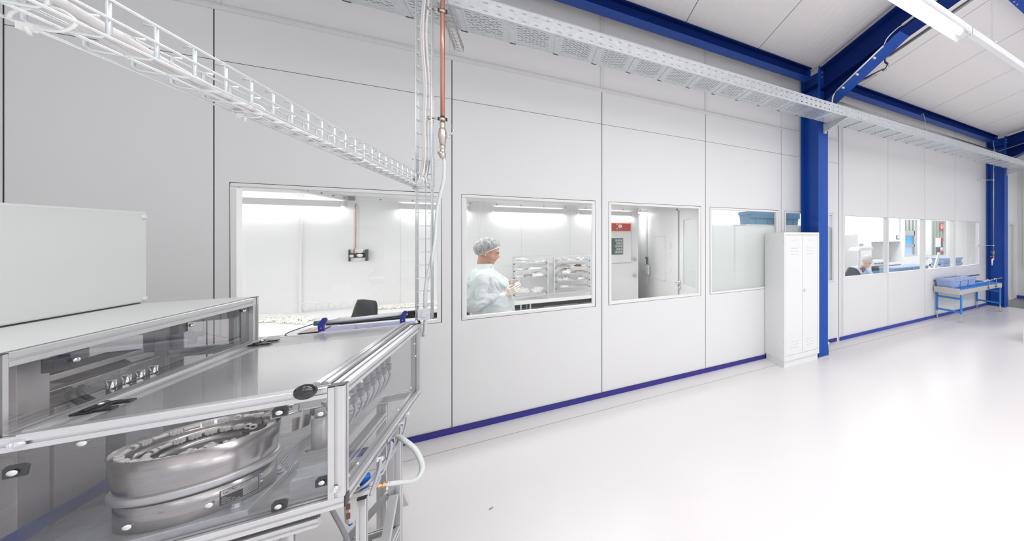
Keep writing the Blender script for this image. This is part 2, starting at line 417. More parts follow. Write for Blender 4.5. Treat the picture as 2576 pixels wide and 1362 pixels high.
struct(b, 'wall_back.001', [M['wall'], M['wall_up']], fix=False)
b = MB()
b.box(4.188, 4.225, -0.010, 0.02, 0.03, ZT); b.box(4.225, 4.262, -0.004, 0.02, 0.03, ZT); b.box(4.262, 4.30, -0.012, 0.02, 0.03, ZT)
struct(b, 'trim_10', M['trimgrey'])
for k, x in enumerate(SX2[1:]):
    b = MB(); b.box(x - 0.016, x + 0.018, -0.009, -0.005, 0.058, ZT)
    struct(b, 'trim_%d' % (11 + k), M['trimgrey'])
# skirting
b = MB(); b.box(-2.44, 4.14, -0.012, 0.0, 0.0, 0.057); b.box(-2.44, 4.14, -0.0125, -0.0115, 0.0500, 0.0572, mi=1)
struct(b, 'baseboard_back', [M['base'], M['seam']], bevel=0.002)
b = MB(); b.box(4.20, 9.3, -0.026, -0.006, 0.0, 0.057)
struct(b, 'baseboard_back.001', M['base2'], bevel=0.002)
# left, right walls of the hall
b = MB(); b.box(-2.62, -2.48, -3.2, 0.0, 0, zr(-3.2) + .1)
struct(b, 'wall_left', M['wall_up'])
b = MB(); b.box(11.25, 11.35, -9, 0.09, 0, 5.6); b.box(11.20, 11.25, -9, -0.16, 0.9, 3.6)
for z in (1.35, 1.75, 2.15): b.cyl((11.195, -0.30, z), (11.20, -0.30, z), 0.006, seg=8, mi=1)
struct(b, 'wall_right', [M['wall'], M['lockline']])
b = MB(); b.box(11.17, 11.25, -2.0, 0.0, 0, 0.07, mi=0)
struct(b, 'baseboard_right', M['base2'])

# windows ------------------------------------------------------------
def window(n, x0, x1, z0, z1, yf, depth, dark, fr=0.026, pane_y=0.045, name=None, panemat='glass'):
    b = MB(); e = 0.004
    if dark:   # black rubber outline flush with the panel
        b.box(x0, x1, yf - 0.001, yf + 0.004, z0, z0 + e, mi=1); b.box(x0, x1, yf - 0.001, yf + 0.004, z1 - e, z1, mi=1)
        b.box(x0, x0 + e, yf - 0.001, yf + 0.004, z0, z1, mi=1); b.box(x1 - e, x1, yf - 0.001, yf + 0.004, z0, z1, mi=1)
    else: e = 0
    a0, a1, c0, c1 = x0 + e, x1 - e, z0 + e, z1 - e
    ya, yb = yf - 0.003, yf + depth
    b.box(a0, a1, ya, yb, c0, c0 + fr); b.box(a0, a1, ya, yb, c1 - fr, c1)
    b.box(a0, a0 + fr, ya, yb, c0 + fr, c1 - fr); b.box(a1 - fr, a1, ya, yb, c0 + fr, c1 - fr)
    f = struct(b, 'window_%d' % n, [M['white'], M['seam']], bevel=0.0015)
    p = MB(); p.box(a0 + fr - .002, a1 - fr + .002, yf + pane_y, yf + pane_y + 0.0001, c0 + fr - .002, c1 - fr + .002)
    g = MB(); X0, X1, Z0, Z1 = a0 + fr, a1 - fr, c0 + fr, c1 - fr; Y = yf + pane_y
    g.add([(X0, Y, Z0), (X1, Y, Z0), (X1, Y, Z1), (X0, Y, Z1)], [(0, 1, 2, 3)])
    g.build('pane', M[panemat], f)
    return f
for i, (x0, x1) in enumerate(holes1): window(i + 1, x0, x1, ZW0, ZW1, 0.0, 0.06, True)
for i, (x0, x1) in enumerate(holes2): window(i + 6, x0, x1, Z20, Z21, -0.006, 0.088, False, fr=0.008, pane_y=0.012)
# frosted film on windows 4 and 5
for x0, x1, p in ((1.915, 2.923, 'window_4'), (3.10, 4.041, 'window_5')):
    g = MB(); Y = 0.047; g.add([(x0, Y, 1.02), (x1, Y, 1.02), (x1, Y, 1.897), (x0, Y, 1.897)], [(0, 1, 2, 3)])
    o = g.build('frosted_film', M['frost'], bpy.data.objects[p]); o['label'] = 'frosted translucent film on the lower part of the pane'

# door at the far end of the window wall
b = MB(); b.box(10.60, 10.66, -0.02, 0.10, 0, 2.15, mi=1); b.box(10.94, 11.06, -0.02, 0.10, 0, 2.15, mi=1); b.box(10.66, 10.94, -0.02, 0.10, 2.07, 2.15, mi=1)
b.box(10.66, 10.94, 0.06, 0.09, 0.0, 2.07)
d = struct(b, 'door_1', [M['wall_up'], M['trimgrey']])
b = MB(); b.box(10.69, 10.76, 0.05, 0.06, 1.0, 1.86); b.build('notice_strip', M['white'], d, label='tall white strip on the door leaf')
b = MB(); b.box(9.62, 11.17, -2.2, -0.03, 0.0005, 0.006)
t = b.build('floor_mat', M['mat'], None, label='dark grey entrance mat on the floor by the far door', cat='mat')
t.location.z = 0
# ================================================================== clean room behind windows 1-3
BY = 2.10; CZ = 2.22
b = MB()
b.box(-3.4, 1.50, BY, BY + 0.06, 0, 2.5)                     # back wall
b.box(-3.46, -3.40, 0.06, BY + 0.06, 0, 2.5)
struct(b, 'wall_cleanroom', M['offwhite'])
b = MB(); b.box(-3.4, 1.76, 0.062, 3.6, CZ, CZ + 0.05); struct(b, 'ceiling_cleanroom', M['offwhite'])
b = MB(); b.box(1.76, 1.82, 0.062, 0.16, 0, 2.5); b.box(1.76, 1.82, 0.87, 3.6, 0, 2.5); b.box(1.76, 1.82, 0.16, 0.87, 2.14, 2.5)
b.box(1.44, 1.50, BY + .06, 3.6, 0, 2.5); b.box(1.44, 1.82, 3.5, 3.6, 0, 2.5)
struct(b, 'wall_partition', M['offwhite'])
b = MB()   # ceiling edge strip with screws: runs across, then along the back wall
b.box(-1.76, -1.72, 0.07, BY, CZ - 0.05, CZ); b.box(-1.72, 1.50, BY - 0.06, BY, CZ - 0.045, CZ)
for k in range(7): b.cyl((-1.72 - .0, 0.35 + k * .27, CZ - .028), (-1.712, 0.35 + k * .27, CZ - .028), 0.009, seg=8, mi=1)
for k in range(12): b.cyl((-1.45 + k * .27, BY - .06, CZ - .028), (-1.45 + k * .27, BY - .068, CZ - .028), 0.008, seg=8, mi=1)
struct(b, 'trim_15', [M['offwhite'], M['lockline']])
b = MB(); b.box(-1.755, -1.70, BY - .09, BY - .06, CZ - .01, CZ + .0)
b = MB(); b.box(-2.07, -2.05, BY - 0.03, BY, 0.9, CZ); struct(b, 'trim_16', M['white'])
for k, x in enumerate((-1.30, -0.10, 0.50)):
    b = MB(); b.box(x, x + 0.006, BY - .002, BY, 0.9, CZ); struct(b, 'trim_%d' % (17 + k), M['trimgrey'])
b = MB(); b.box(-3.4, 4.3, 0.07, 3.6, 0.0, 0.002); 
# partition door (narrow, glazed) standing in the partition
b = MB(); X = 1.755
b.box(X, X + 0.01, 0.10, 0.16, 0, 2.16); b.box(X, X + .01, 0.855, 0.90, 0, 2.16); b.box(X, X + .01, 0.10, .90, 2.13, 2.18)
b.box(X + .02, X + .05, 0.16, 0.18, 0, 2.13); b.box(X + .02, X + .05, 0.68, 0.835, 0, 2.13); b.box(X + .02, X + .05, 0.18, 0.68, 0, 1.05); b.box(X + .02, X + .05, 0.18, 0.68, 1.985, 2.13)
b.box(X + .03, X + .05, 0.835, 0.855, 0, 2.13, mi=1)
d = struct(b, 'door_2', [M['offwhite'], M['seam']])
g = MB(); g.add([(X + .035, .18, 1.05), (X + .035, .68, 1.05), (X + .035, .68, 1.985), (X + .035, .18, 1.985)], [(0, 1, 2, 3)])
g.build('pane', M['frost'], d)
b = MB(); b.cyl((X, .80, 1.08), (X - .05, .80, 1.08), .009); b.cyl((X - .05, .80, 1.08), (X - .05, .68, 1.08), .009); b.cyl((X - .004, .80, 1.08), (X + .02, .80, 1.08), .024); b.cyl((X - .004, .80, 1.0), (X + .02, .80, 1.0), .018)
b.build('door_handle', M['alu'], d)
# rooms beyond: store room behind windows 4-5
b = MB(); b.box(1.82, 4.12, 1.6, 1.66, 0, 2.6); b.box(4.12, 4.20, 0.085, 3.9, 0, 3.0); struct(b, 'wall_storeroom', M['offwhite'])
b = MB(); b.box(1.82, 4.12, 0.062, 1.6, 2.5, 2.55); struct(b, 'ceiling_storeroom', M['offwhite'])
# office behind windows 6-9
b = MB(); b.box(4.20, 9.20, 2.3, 2.38, 0, 2.9); b.box(9.20, 9.26, 2.3, 2.38, 0, 1.15); b.box(9.20, 9.85, 2.3, 2.38, 2.27, 2.9); b.box(9.26, 9.85, 2.3, 2.38, 0, 1.15)
b.box(9.85, 10.62, 2.3, 2.38, 0, 2.9); b.box(10.62, 11.50, 2.3, 2.38, 0, 1.10); b.box(10.62, 11.50, 2.3, 2.38, 2.27, 2.9); b.box(11.50, 14, 2.3, 2.38, 0, 2.9)
b.box(14, 14.06, 0.1, 2.38, 0, 2.9); b.box(11.25, 14.0, 0.0, 0.085, 0, 2.9)
struct(b, 'wall_office', M['offwhite'])
b = MB(); b.box(4.20, 14, 0.09, 2.3, 2.7, 2.75); struct(b, 'ceiling_office', M['offwhite'])
b = MB(); b.box(8.94, 8.99, 2.24, 2.30, 0, 2.7); struct(b, 'trim_21', M['trimgrey'])
for n, x0, x1, z0 in ((10, 9.20, 9.85, 1.15), (11, 10.62, 11.50, 1.10)):
    b = MB(); f = .02
    b.box(x0, x1, 2.285, 2.30, z0, z0 + f); b.box(x0, x1, 2.285, 2.30, 2.27 - f, 2.27); b.box(x0, x0 + f, 2.286, 2.299, z0 + f, 2.27 - f); b.box(x1 - f, x1, 2.286, 2.299, z0 + f, 2.27 - f)
    d = struct(b, 'window_%d' % n, M['trimgrey'])
    g = MB(); g.add([(x0, 2.29, z0), (x1, 2.29, z0), (x1, 2.29, 2.27), (x0, 2.29, 2.27)], [(0, 1, 2, 3)]); g.build('pane', M['glass'], d)
# door leaf lines and handle beside window 11
b = MB(); b.box(10.28, 10.285, 2.296, 2.30, 0, 2.5, mi=1); b.box(11.7, 11.705, 2.296, 2.3, 0, 2.5, mi=1)
d = struct(b, 'door_3', [M['offwhite'], M['lockline']])
b = MB(); b.cyl((10.38, 2.30, 1.12), (10.38, 2.25, 1.12), .012); b.cyl((10.38, 2.25, 1.12), (10.52, 2.25, 1.12), .012); b.cyl((10.38, 2.30, 1.02), (10.38, 2.285, 1.02), .03)
b.build('door_handle', M['alu'], d)
# the next hall, seen through the office doors
b = MB()
for k in range(40):
    x = 9 + k * 0.25; b.box(x, x + 0.13, 4.4, 4.46, 0, 3.4)
b.box(8.5, 19, 4.46, 4.5, 0, 3.4); struct(b, 'wall_far', M['factory'])
b = MB(); b.box(8.5, 19, 2.4, 4.5, 3.4, 3.45); struct(b, 'ceiling_far', M['factory'])
# ================================================================== steel frame
def ibeam_z(b, xc, y0, y1, z0, z1, wd=0.185, tf=0.013, tw=0.009):
    """vertical I column, flanges parallel to the wall"""
    b.box(xc - wd / 2, xc + wd / 2, y0, y0 + tf, z0, z1); b.box(xc - wd / 2, xc + wd / 2, y1 - tf, y1, z0, z1)
    b.box(xc - tw / 2, xc + tw / 2, y0 + tf, y1 - tf, z0, z1)
def column(xc, label, zt=4.17):
    t = thing('steel_column', label, 'column', (xc, -0.245, 0), 'blue steel columns in front of the window wall')
    b = MB(); ibeam_z(b, xc, -0.45, -0.04, 0.012, zt); b.build('column_shaft', M['blue'], t, bevel=0.002)
    b = MB(); b.box(xc - 0.10, xc + 0.10, -0.475, -0.03, 0, 0.012); b.build('base_plate', M['galv'], t)
    b = MB()
    for z in (3.62, 3.95): b.box(xc - 0.09, xc + 0.09, -0.437, -0.053, z, z + 0.012)
    b.build('stiffener', M['blueshade'], t)
    b = MB()
    for z in (3.70, 3.98, 4.08):
        for s in (-1, 1): b.cyl((xc + s * 0.055, -0.45, z), (xc + s * 0.055, -0.437, z), 0.013, seg=6, smooth=False)
    b.build('bolts', M['nickel'], t)
    return t
column(3.4425, 'blue steel column beside the white locker')
column(9.42, 'blue steel column at the far end of the conveyor')
def rafter(xc, label, far=False):
    t = thing('roof_rafter', label, 'beam', (xc, -0.46, 3.9), 'sloping blue roof rafters')
    def zt(y): return 4.082 + 0.155 * -y
    def sect(b, ya, yb, zf0, zf1, th):
        """inclined plate between ya and yb with top given by zf at both ends"""
        for s0, s1 in ((-0.09, 0.09),):
            V = []
            for x in (xc + s0, xc + s1):
                V += [(x, ya, zf0), (x, yb, zf1), (x, yb, zf1 - th), (x, ya, zf0 - th)]
            b.add(V, [(0, 1, 2, 3), (4, 7, 6, 5), (0, 4, 5, 1), (3, 2, 6, 7), (0, 3, 7, 4), (1, 5, 6, 2)])
    Y0, Y1 = -0.475, -8.5
    b = MB(); sect(b, Y0, Y1, zt(Y0), zt(Y1), 0.014); b.build('top_flange', M['blueshade'], t)
    b = MB(); sect(b, Y0, Y1, zt(Y0) - 0.30, zt(Y1) - 0.30, 0.014); b.build('bottom_flange', M['blueshade'], t)
    b = MB(); b.prism([(Y0, zt(Y0) - .01), (Y1, zt(Y1) - .01), (Y1, zt(Y1) - .305), (Y0, zt(Y0) - .305)], 'x', xc - .005, xc + .005); b.build('web', M['blueshade'], t)
    # haunch
    yh = -1.83; zh0 = 3.60; zh1 = zt(yh) - 0.302
    b = MB(); b.prism([(Y0, zt(Y0) - .31), (yh, zt(yh) - .305), (Y0, zh0 + .005)], 'x', xc - .005, xc + .005)
    b.build('haunch_web', M['blueshade'], t)
    b = MB(); sect(b, Y0, yh, zh0, zh1 + .002, 0.014); b.build('haunch_flange', M['blue'], t)
    b = MB(); b.box(xc - .095, xc + .095, -0.475, -0.452, 3.55, zt(-.45) + .035); b.build('end_plate', M['blue'], t, bevel=.002)
    b = MB()
    for z in (3.66, 3.86, 4.03, 4.10):
        for s in (-1, 1): b.cyl((xc + s * 0.055, -0.475, z), (xc + s * 0.055, -0.492, z), 0.014, seg=6, smooth=False)
    b.build('bolts', M['nickel'], t)
    b = MB(); V = [(xc - .07, -2.0, zt(-2.0) - .02), (xc - .02, -2.0, zt(-2.0) - .02)]
    b.box(xc - .085, xc - .005, -1.99, -1.98, zt(-1.98) - .29, zt(-1.98) - .012); b.build('stiffener', M['blueshade'], t)
    return t
rafter(3.44, 'near blue roof rafter rising from the column by the locker')
rafter(9.42, 'far blue roof rafter rising from the column by the conveyor')
def eaves(x0, x1, label):
    t = thing('eaves_beam', label, 'beam', ((x0 + x1) / 2, -0.22, 4.06), 'blue eaves beams below the roof')
    b = MB(); b.box(x0, x1, -0.31, -0.15, 4.060, 4.072); b.build('bottom_flange', M['blue'], t)
    b = MB(); b.box(x0, x1, -0.31, -0.15, 4.205, 4.219); b.build('top_flange', M['blueshade'], t)
    b = MB(); b.box(x0, x1, -0.234, -0.226, 4.072, 4.205); b.build('web', M['blueshade'], t)
    b = MB()
    for x in (x0 + 0.02, x1 - 0.03): b.box(x, x + .012, -0.305, -0.155, 4.05, 4.205)
    b.build('end_plate', M['blue'], t)
eaves(-2.47, 3.345, 'blue eaves beam above the large windows, left of the near column')
eaves(3.9, 9.32, 'blue eaves beam between the two steel columns')
b = MB(); b.box(3.54, 3.90, -0.31, -0.15, 4.06, 4.072); b.box(3.54, 3.9, -.234, -.226, 4.07, 4.2); b.box(3.54, 3.9, -0.31, -0.15, 4.2, 4.212); b.box(3.885, 3.9, -.33, -.13, 4.04, 4.22)
b.build('beam_bracket', M['blue'], None, org=(3.7, -.23, 4.06), label='short blue beam stub joining the near column to the eaves beam', cat='beam')
t = thing('longitudinal_beam', 'blue beam high in the top right corner with a row of bolts', 'beam', (7, -2.66, 4.36))
b = MB(); b.box(4.27, 11.2, -2.76, -2.57, 4.36, 4.372); b.box(4.27, 11.2, -2.66, -2.65, 4.372, 4.50); b.box(4.27, 11.2, -2.76, -2.57, 4.50, 4.512); b.build('beam_profile', M['blue'], t)
b = MB()
for x in (4.34, 4.42): b.cyl((x, -2.60, 4.35), (x, -2.60, 4.36), .012, seg=6)
b.build('bolts', M['nickel'], t)

# ================================================================== perforated cable tray
TY0, TY1, TZ0, TZ1 = -0.905, -0.535, 3.370, 3.492
t = thing('perforated_cable_tray', 'long galvanised perforated cable tray running below the roof beams', 'cable tray', (3.4, -0.72, 3.37))
b = MB()
rows = 17; rw = (TY1 - TY0 - 0.03) / rows; x0, x1 = -1.652, 11.1; pitch = 0.05; slot = 0.031; bay = 0.30; rib = 0.07
nb = int((x1 - x0) / bay)
for i in range(nb):
    a = x0 + i * bay; c = a + rib
    b.add([(a, TY0, TZ0), (c, TY0, TZ0), (c, TY1, TZ0), (a, TY1, TZ0)], [(0, 1, 2, 3)])
    e = a + bay
    b.add([(c, TY0, TZ0), (e, TY0, TZ0), (e, TY0 + .015, TZ0), (c, TY0 + .015, TZ0)], [(0, 1, 2, 3)])
    b.add([(c, TY1 - .015, TZ0), (e, TY1 - .015, TZ0), (e, TY1, TZ0), (c, TY1, TZ0)], [(0, 1, 2, 3)])
    for r in range(rows):
        y = TY0 + 0.015 + r * rw; ym = y + rw * 0.70; y2 = y + rw
        b.add([(c, y, TZ0), (e, y, TZ0), (e, ym, TZ0), (c, ym, TZ0)], [(0, 1, 2, 3)])
        x = c; off = 0.025 if r % 2 else 0.0
        s = c + 0.004 + off
        while s + slot < e:
            if s > x: b.add([(x, ym, TZ0), (s, ym, TZ0), (s, y2, TZ0), (x, y2, TZ0)], [(0, 1, 2, 3)])
            x = s + slot; s += pitch
        b.add([(x, ym, TZ0), (e, ym, TZ0), (e, y2, TZ0), (x, y2, TZ0)], [(0, 1, 2, 3)])
b.build('tray_floor', M['galv'], t, fix=False)
b = MB()   # front side with two rows of slots
def side(b, y, x0, x1):
    zs = [TZ0, TZ0 + .024, TZ0 + .033, TZ0 + .083, TZ0 + .092, TZ1]
    for k in (0, 2, 4): b.add([(x0, y, zs[k]), (x1, y, zs[k]), (x1, y, zs[k + 1]), (x0, y, zs[k + 1])], [(0, 1, 2, 3)])
    for k in (1, 3):
        x = x0; s = x0 + 0.02
        while s + .032 < x1:
            b.add([(x, y, zs[k]), (s, y, zs[k]), (s, y, zs[k + 1]), (x, y, zs[k + 1])], [(0, 1, 2, 3)]); x = s + .026; s += .0755
        b.add([(x, y, zs[k]), (x1, y, zs[k]), (x1, y, zs[k + 1]), (x, y, zs[k + 1])], [(0, 1, 2, 3)])
side(b, TY0, x0, x1); b.build('tray_side', M['galv'], t, fix=False)
b = MB(); side(b, TY1, x0, x1); b.build('tray_side', M['galv'], t, fix=False)
b = MB(); b.tube([(x0, TY0, TZ0), (x1, TY0, TZ0)], .003, 6); b.tube([(x0, TY0, TZ1), (x1, TY0, TZ1)], .0035, 6); b.tube([(x0, TY1, TZ1), (x1, TY1, TZ1)], .0035, 6); b.build('tray_lip', M['zinc'], t)
b = MB()
for i in range(nb): a = x0 + i * bay; b.box(a + .022, a + rib - .016, TY0 + .02, TY1 - .004, TZ0 - .004, TZ0 - .0005)
b.build('tray_ribs', M['galv'], t)
b = MB()
for i in range(nb):
    a = x0 + i * bay + .034
    if a > 3.1 and i % 1 == 0: b.box(a, a + .012, TY0 + .01, TY1 - .03, TZ0 - .012, TZ0 - .0045)
b.build('tray_ribs', M['lampwhite'], t)  # white colour stands in for light caught by these ribs
b = MB()
for i in range(nb): a = x0 + i * bay; b.box(a + .018, a + rib - .012, TY1 - .016, TY1 - .003, TZ0 - .006, TZ0 - .0041)
b.build('rib_ends', M['black'], t)
b = MB(); b.box(3.48, 4.02, TY0 - .004, TY0 - .001, TZ0 + .012, TZ1 - .008)
for x in (3.56, 3.68, 3.74, 3.90):
    for z in (TZ0 + .03, TZ0 + .09): b.cyl((x, TY0 - .004, z), (x, TY0 - .012, z), .008, seg=8)
b.build('joint_plate', M['galv'], t)
for i, (z, yy) in enumerate(((0.012, -.86), (0.012, -.80), (.012, -.74), (0.012, -.68), (.012, -.62))):  # dark cables added above the floor slots so that they look dark
    b = MB(); b.tube([(x0 + .02, yy, TZ0 + z), (1.2, yy + .01, TZ0 + z), (2.9 + .1 * i, yy, TZ0 + z)], .011, 6, sm=6)
    b.build('slot_darkening_cable', M['darkcable'], None, org=(0.5, yy, TZ0), label='dark cable added in the tray to darken its slots, number %s from the front edge' % ('one', 'two', 'three', 'four', 'five')[i], cat='cable', group='dark cables added to darken the tray slots')
def bracket(xc, where):
    t = thing('tray_bracket', 'galvanised cantilever bracket holding the tray on the %s column' % where, 'bracket', (xc, -0.47, 3.3), 'tray brackets on the columns')
    b = MB(); b.box(xc - .02, xc + .02, -0.492, -0.452, 3.235, 3.385); b.build('post', M['galv'], t, bevel=.002)
    b = MB(); b.prism([(-0.49, 3.37), (-0.915, 3.37), (-0.915, 3.352), (-0.49, 3.262)], 'x', xc + .004, xc + .008); b.prism([(-0.49, 3.264), (-.915, 3.354), (-.915, 3.350), (-.49, 3.258)], 'x', xc - .006, xc + .014)
    b.box(xc - .012, xc + .012, -.915, -.49, 3.366, 3.3695)
    b.build('arm', M['galv'], t)
bracket(3.45, 'near'); bracket(9.43, 'far')

# ================================================================== mesh (wire) trays
def mesh_tray(b, o, u, v, wv, L, W, H, pitch, r, nb_=4, wires_side=(0, .5, 1), rr=None):
    """u along, v across, wv up the side; o corner"""
    o, u, v, wv = map(Vector, (o, u, v, wv)); rr = rr or r
    for k in range(nb_): b.tube([o + v * W * k / (nb_ - 1), o + v * W * k / (nb_ - 1) + u * L], r, 6)
    for f in wires_side:
        if f == 0: continue
        for side in (0, 1): b.tube([o + v * W * side + wv * H * f, o + v * W * side + wv * H * f + u * L], r, 6)
    n = int(L / pitch)
    for k in range(n + 1):
        p = o + u * (k * pitch + 0.01); d = r * 1.3; c = 0.006
        i0 = p + v * d; i1 = p + v * (W - d)
        path = [i0 + v * .012 + wv * (H), i0 + wv * (H), i0 + wv * c, i0 + v * c + wv * .0, i1 - v * c, i1 + wv * c, i1 + wv * (H), i1 - v * .012 + wv * (H)]
        b.tube(path, rr, 6)
# vertical riser standing on the enclosure corner
t = thing('wire_cable_riser', 'vertical wire mesh cable riser standing on the machine corner', 'cable tray', (-0.53, -1.16, 1.25))
b = MB(); mesh_tray(b, (-.565, -1.132, 1.235), (0, 0, 1), (1, 0, 0), (0, -1, 0), 2.35, .068, .058, .082, .0024, 3)
b.build('wire_mesh', M['zinc'], t)
b = MB(); b.box(-.573, -.569, -1.195, -1.125, 2.10, 2.27); b.box(-.494, -.490, -1.195, -1.125, 2.07, 2.25); b.cyl((-.585, -1.16, 2.23), (-.565, -1.16, 2.23), .006, seg=6); b.cyl((-.498, -1.16, 2.2), (-.475, -1.16, 2.2), .006, seg=6)
b.build('clamp_plate', M['galv'], t)
b = MB(); b.box(-.555, -.500, -1.198, -1.192, 1.235, 1.305); b.cyl((-.527, -1.198, 1.268), (-.527, -1.206, 1.268), .014, seg=14); b.build('foot_plate', M['galv'], t, bevel=.001)
for i, (dx, dy, r, m) in enumerate(((.024, -.020, .0065, 'cable'), (.046, -.018, .0065, 'cable'), (.034, -.036, .004, 'cable'))):
    b = MB(); x, y = -.565 + dx, -1.132 + dy
    b.tube([(x, y, 3.58), (x + .006, y, 3.3), (x - .006, y - .004, 3.02), (x + .008, y, 2.7), (x + .002, y + .004, 2.45), (x + .004, y, 2.25), (x - .006, y - .03, 2.115), (x - .012, y - .16, 2.062), (x - .012, y - .5, 2.057), (x - .020, y - .8, 2.056), (x - .008, y - 1.2, 2.056), (x - .018, y - 1.6, 2.057), (x - .010, y - 1.9, 2.062), (x - .014, y - 2.15, 2.085), (x - .02, y - 2.4, 2.11)], r, 8, sm=6)
    b.build('tray_cable', M[m], None, org=(x, y, 2.2), label=('thick white cable nearest the left side of the wire tray', 'thick white cable nearest the right side of the wire tray', 'thin white cable lying over the two thick ones in the wire tray')[i], cat='cable', group='white cables in the wire tray')
# horizontal run towards the camera
t = thing('wire_cable_tray', 'horizontal wire mesh cable tray crossing the upper left of the view', 'cable tray', (-0.53, -2.2, 2.05))
b = MB(); mesh_tray(b, (-.565, -3.62, 2.047), (0, 1, 0), (1, 0, 0), (0, 0, 1), 2.44, .066, .056, .083, .0021, 3, rr=.0026)
b.build('wire_mesh', M['zinc'], t)
b = MB(); b.box(-.573, -.569, -1.24, -1.14, 2.04, 2.12); b.box(-.496, -.492, -1.24, -1.14, 2.04, 2.12); b.build('corner_plate', M['galv'], t)
for k, (y, s) in enumerate(((-3.30, 1), (-2.86, 0), (-2.22, 0))):
    b = MB(); z = 2.044
    b.tube([(-.56, y, z), (-.545, y, z - .006), (-.525, y, z - .005), (-.515, y, z + .012), (-.53, y, z + .026), (-.555, y, z + .012), (-.56, y, z)], .002, 6, sm=4)
    b.box(-.553, -.543, y - .005, y + .005, z - .012, z - .002); b.tube([(-.548, y, z - .008), (-.535, y - .02, z - .022), (-.53, y - .035, z - .018)], .0018, 5)
    b.build('cable_tie', M['white'], None, org=(-.54, y, z), label='white cable tie round the cables in the wire tray, %s' % ('nearest the camera', 'below the sixth loop', 'half way along')[k], cat='cable tie', group='cable ties on the wire tray')
# stub of wire tray hanging behind the perforated tray
t = thing('wire_tray_stub', 'short end of wire mesh tray sticking out below the perforated tray', 'cable tray', (-0.47, -0.45, 3.33))
b = MB(); mesh_tray(b, (-.505, -1.0, 3.31), (0.0, 1, -.0), (1, 0, 0), (0, 0, 1), .74, .055, .04, .06, .0018, 3)
b.build('wire_mesh', M['pipe'], t)

# ================================================================== copper air drop with valve and hose
t = thing('copper_pipe', 'vertical copper compressed air pipe with a ball valve', 'pipe', (-0.449, -1.17, 2.45))
cx, cy = -0.4485, -1.17
b = MB(); b.cyl((cx, cy, 2.475), (cx, cy, 3.62), .0108, seg=20); b.build('pipe_run', M['copper'], t)
for z in (2.50, 3.19):
    b = MB(); b.cyl((cx, cy, z - .009), (cx, cy, z + .009), .0165, seg=16); b.cyl((cx - .05, cy + .01, z), (cx - .012, cy, z), .005, seg=8); b.cyl((cx - .07, cy + .01, z), (cx - .05, cy + .01, z), .009, seg=6)
    b.box(cx + .012, cx + .022, cy - .006, cy + .006, z - .010, z + .010, mi=1); b.box(cx - .022, cx - .012, cy - .006, cy + .006, z - .010, z + .010, mi=1); b.cyl((cx, cy, z + .009), (cx, cy, z + .012), .0155, seg=16, mi=1)
    b.build('pipe_clamp', [M['nickel'], M['black']], t)
b = MB(); b.lathe([(0, 2.480), (.0135, 2.480), (.014, 2.47), (.0125, 2.455), (.0125, 2.44), (.018, 2.437), (.018, 2.425), (.0205, 2.41), (.0205, 2.385), (.019, 2.375), (.017, 2.372), (.017, 2.35), (.0135, 2.347), (.0135, 2.335), (0, 2.335)], (cx, cy, 0), 16)
b.build('ball_valve', M['nickel'], t)
b = MB(); b.cyl((cx + .015, cy, 2.396), (cx + .036, cy, 2.396), .007, seg=10); b.tube([(cx + .032, cy, 2.396), (cx + .045, cy, 2.42), (cx + .050, cy, 2.428), (cx + .046, cy, 2.475)], [.003, .004, .0045, .0035], 6); b.build('valve_lever', M['alu'], t)
b = MB(); b.lathe([(0, 2.337), (.013, 2.335), (.0145, 2.32), (.012, 2.31), (.011, 2.29), (.016, 2.285), (.016, 2.262), (.010, 2.25), (0, 2.25)], (cx, cy, 0), 14)
b.cyl((cx + .002, cy, 2.285), (cx - .014, cy - .018, 2.278), .011, seg=12); b.cyl((cx + .001, cy, 2.262), (cx + .009, cy, 2.238), .0085, seg=12)
b.build('hose_connector', M['nickel'], t)
b = MB(); b.tube([(cx + .008, cy, 2.245), (cx + .009, cy, 2.20), (cx + .006, cy, 2.12), (cx - .008, cy, 2.03), (cx - .024, cy, 1.93), (cx - .030, cy, 1.83), (cx - .034, cy - .004, 1.73), (cx - .050, cy - .008, 1.60), (cx - .066, cy - .01, 1.50), (cx - .078, cy, 1.40), (cx - .080, cy + .01, 1.29), (cx - .082, cy + .02, 1.20), (cx - .095, cy + .06, 1.12)], .0088, 12, sm=6)
b.build('drop_hose', M['hose'], None, org=(cx, cy, 1.7), label='clear braided hose hanging from the copper pipe valve', cat='hose')

# ================================================================== galvanised pipe below the eaves beams and along the rafter
t = thing('steel_air_pipe', 'thin steel pipe hung below the eaves beam and rising with the roof', 'pipe', (6.4, -0.36, 3.81))
b = MB(); b.tube([(3.80, -.36, 3.812), (9.12, -.36, 3.80)], .014, 10); b.build('pipe_run', M['pipe'], t)
b = MB(); b.tube([(3.75, -.80, 3.93), (3.75, -1.27, 3.935)], .02, 10); b.tube([(3.75, -1.27, 3.935), (3.75, -1.33, 3.94), (3.75, -1.35, 3.985), (3.75, -1.31, 4.03), (3.75, -1.33, 4.075), (3.75, -1.40, 4.09)], .017, 10, sm=5); b.tube([(3.75, -1.38, 4.085), (3.75, -5.5, 4.70)], .02, 10)
b.build('pipe_run', M['pipe'], t)
b = MB(); b.tube([(6.12, -.30, 4.06), (6.12, -.30, 4.11), (6.14, -.32, 4.11), (6.14, -.35, 4.02), (6.14, -.36, 3.80)], .005, 6); b.cyl((6.13, -.36, 3.80), (6.15, -.36, 3.80), .024, seg=10); b.build('hanger', M['zinc'], t)
b = MB(); b.tube([(9.0, -.33, 4.06), (9.0, -.36, 3.80)], .005, 6); b.cyl((8.99, -.36, 3.80), (9.01, -.36, 3.80), .024, seg=10); b.build('hanger', M['zinc'], t)
t = thing('wall_air_pipe', 'thin steel pipe running down the far column to a tap', 'pipe', (9.21, -.25, 1.3))
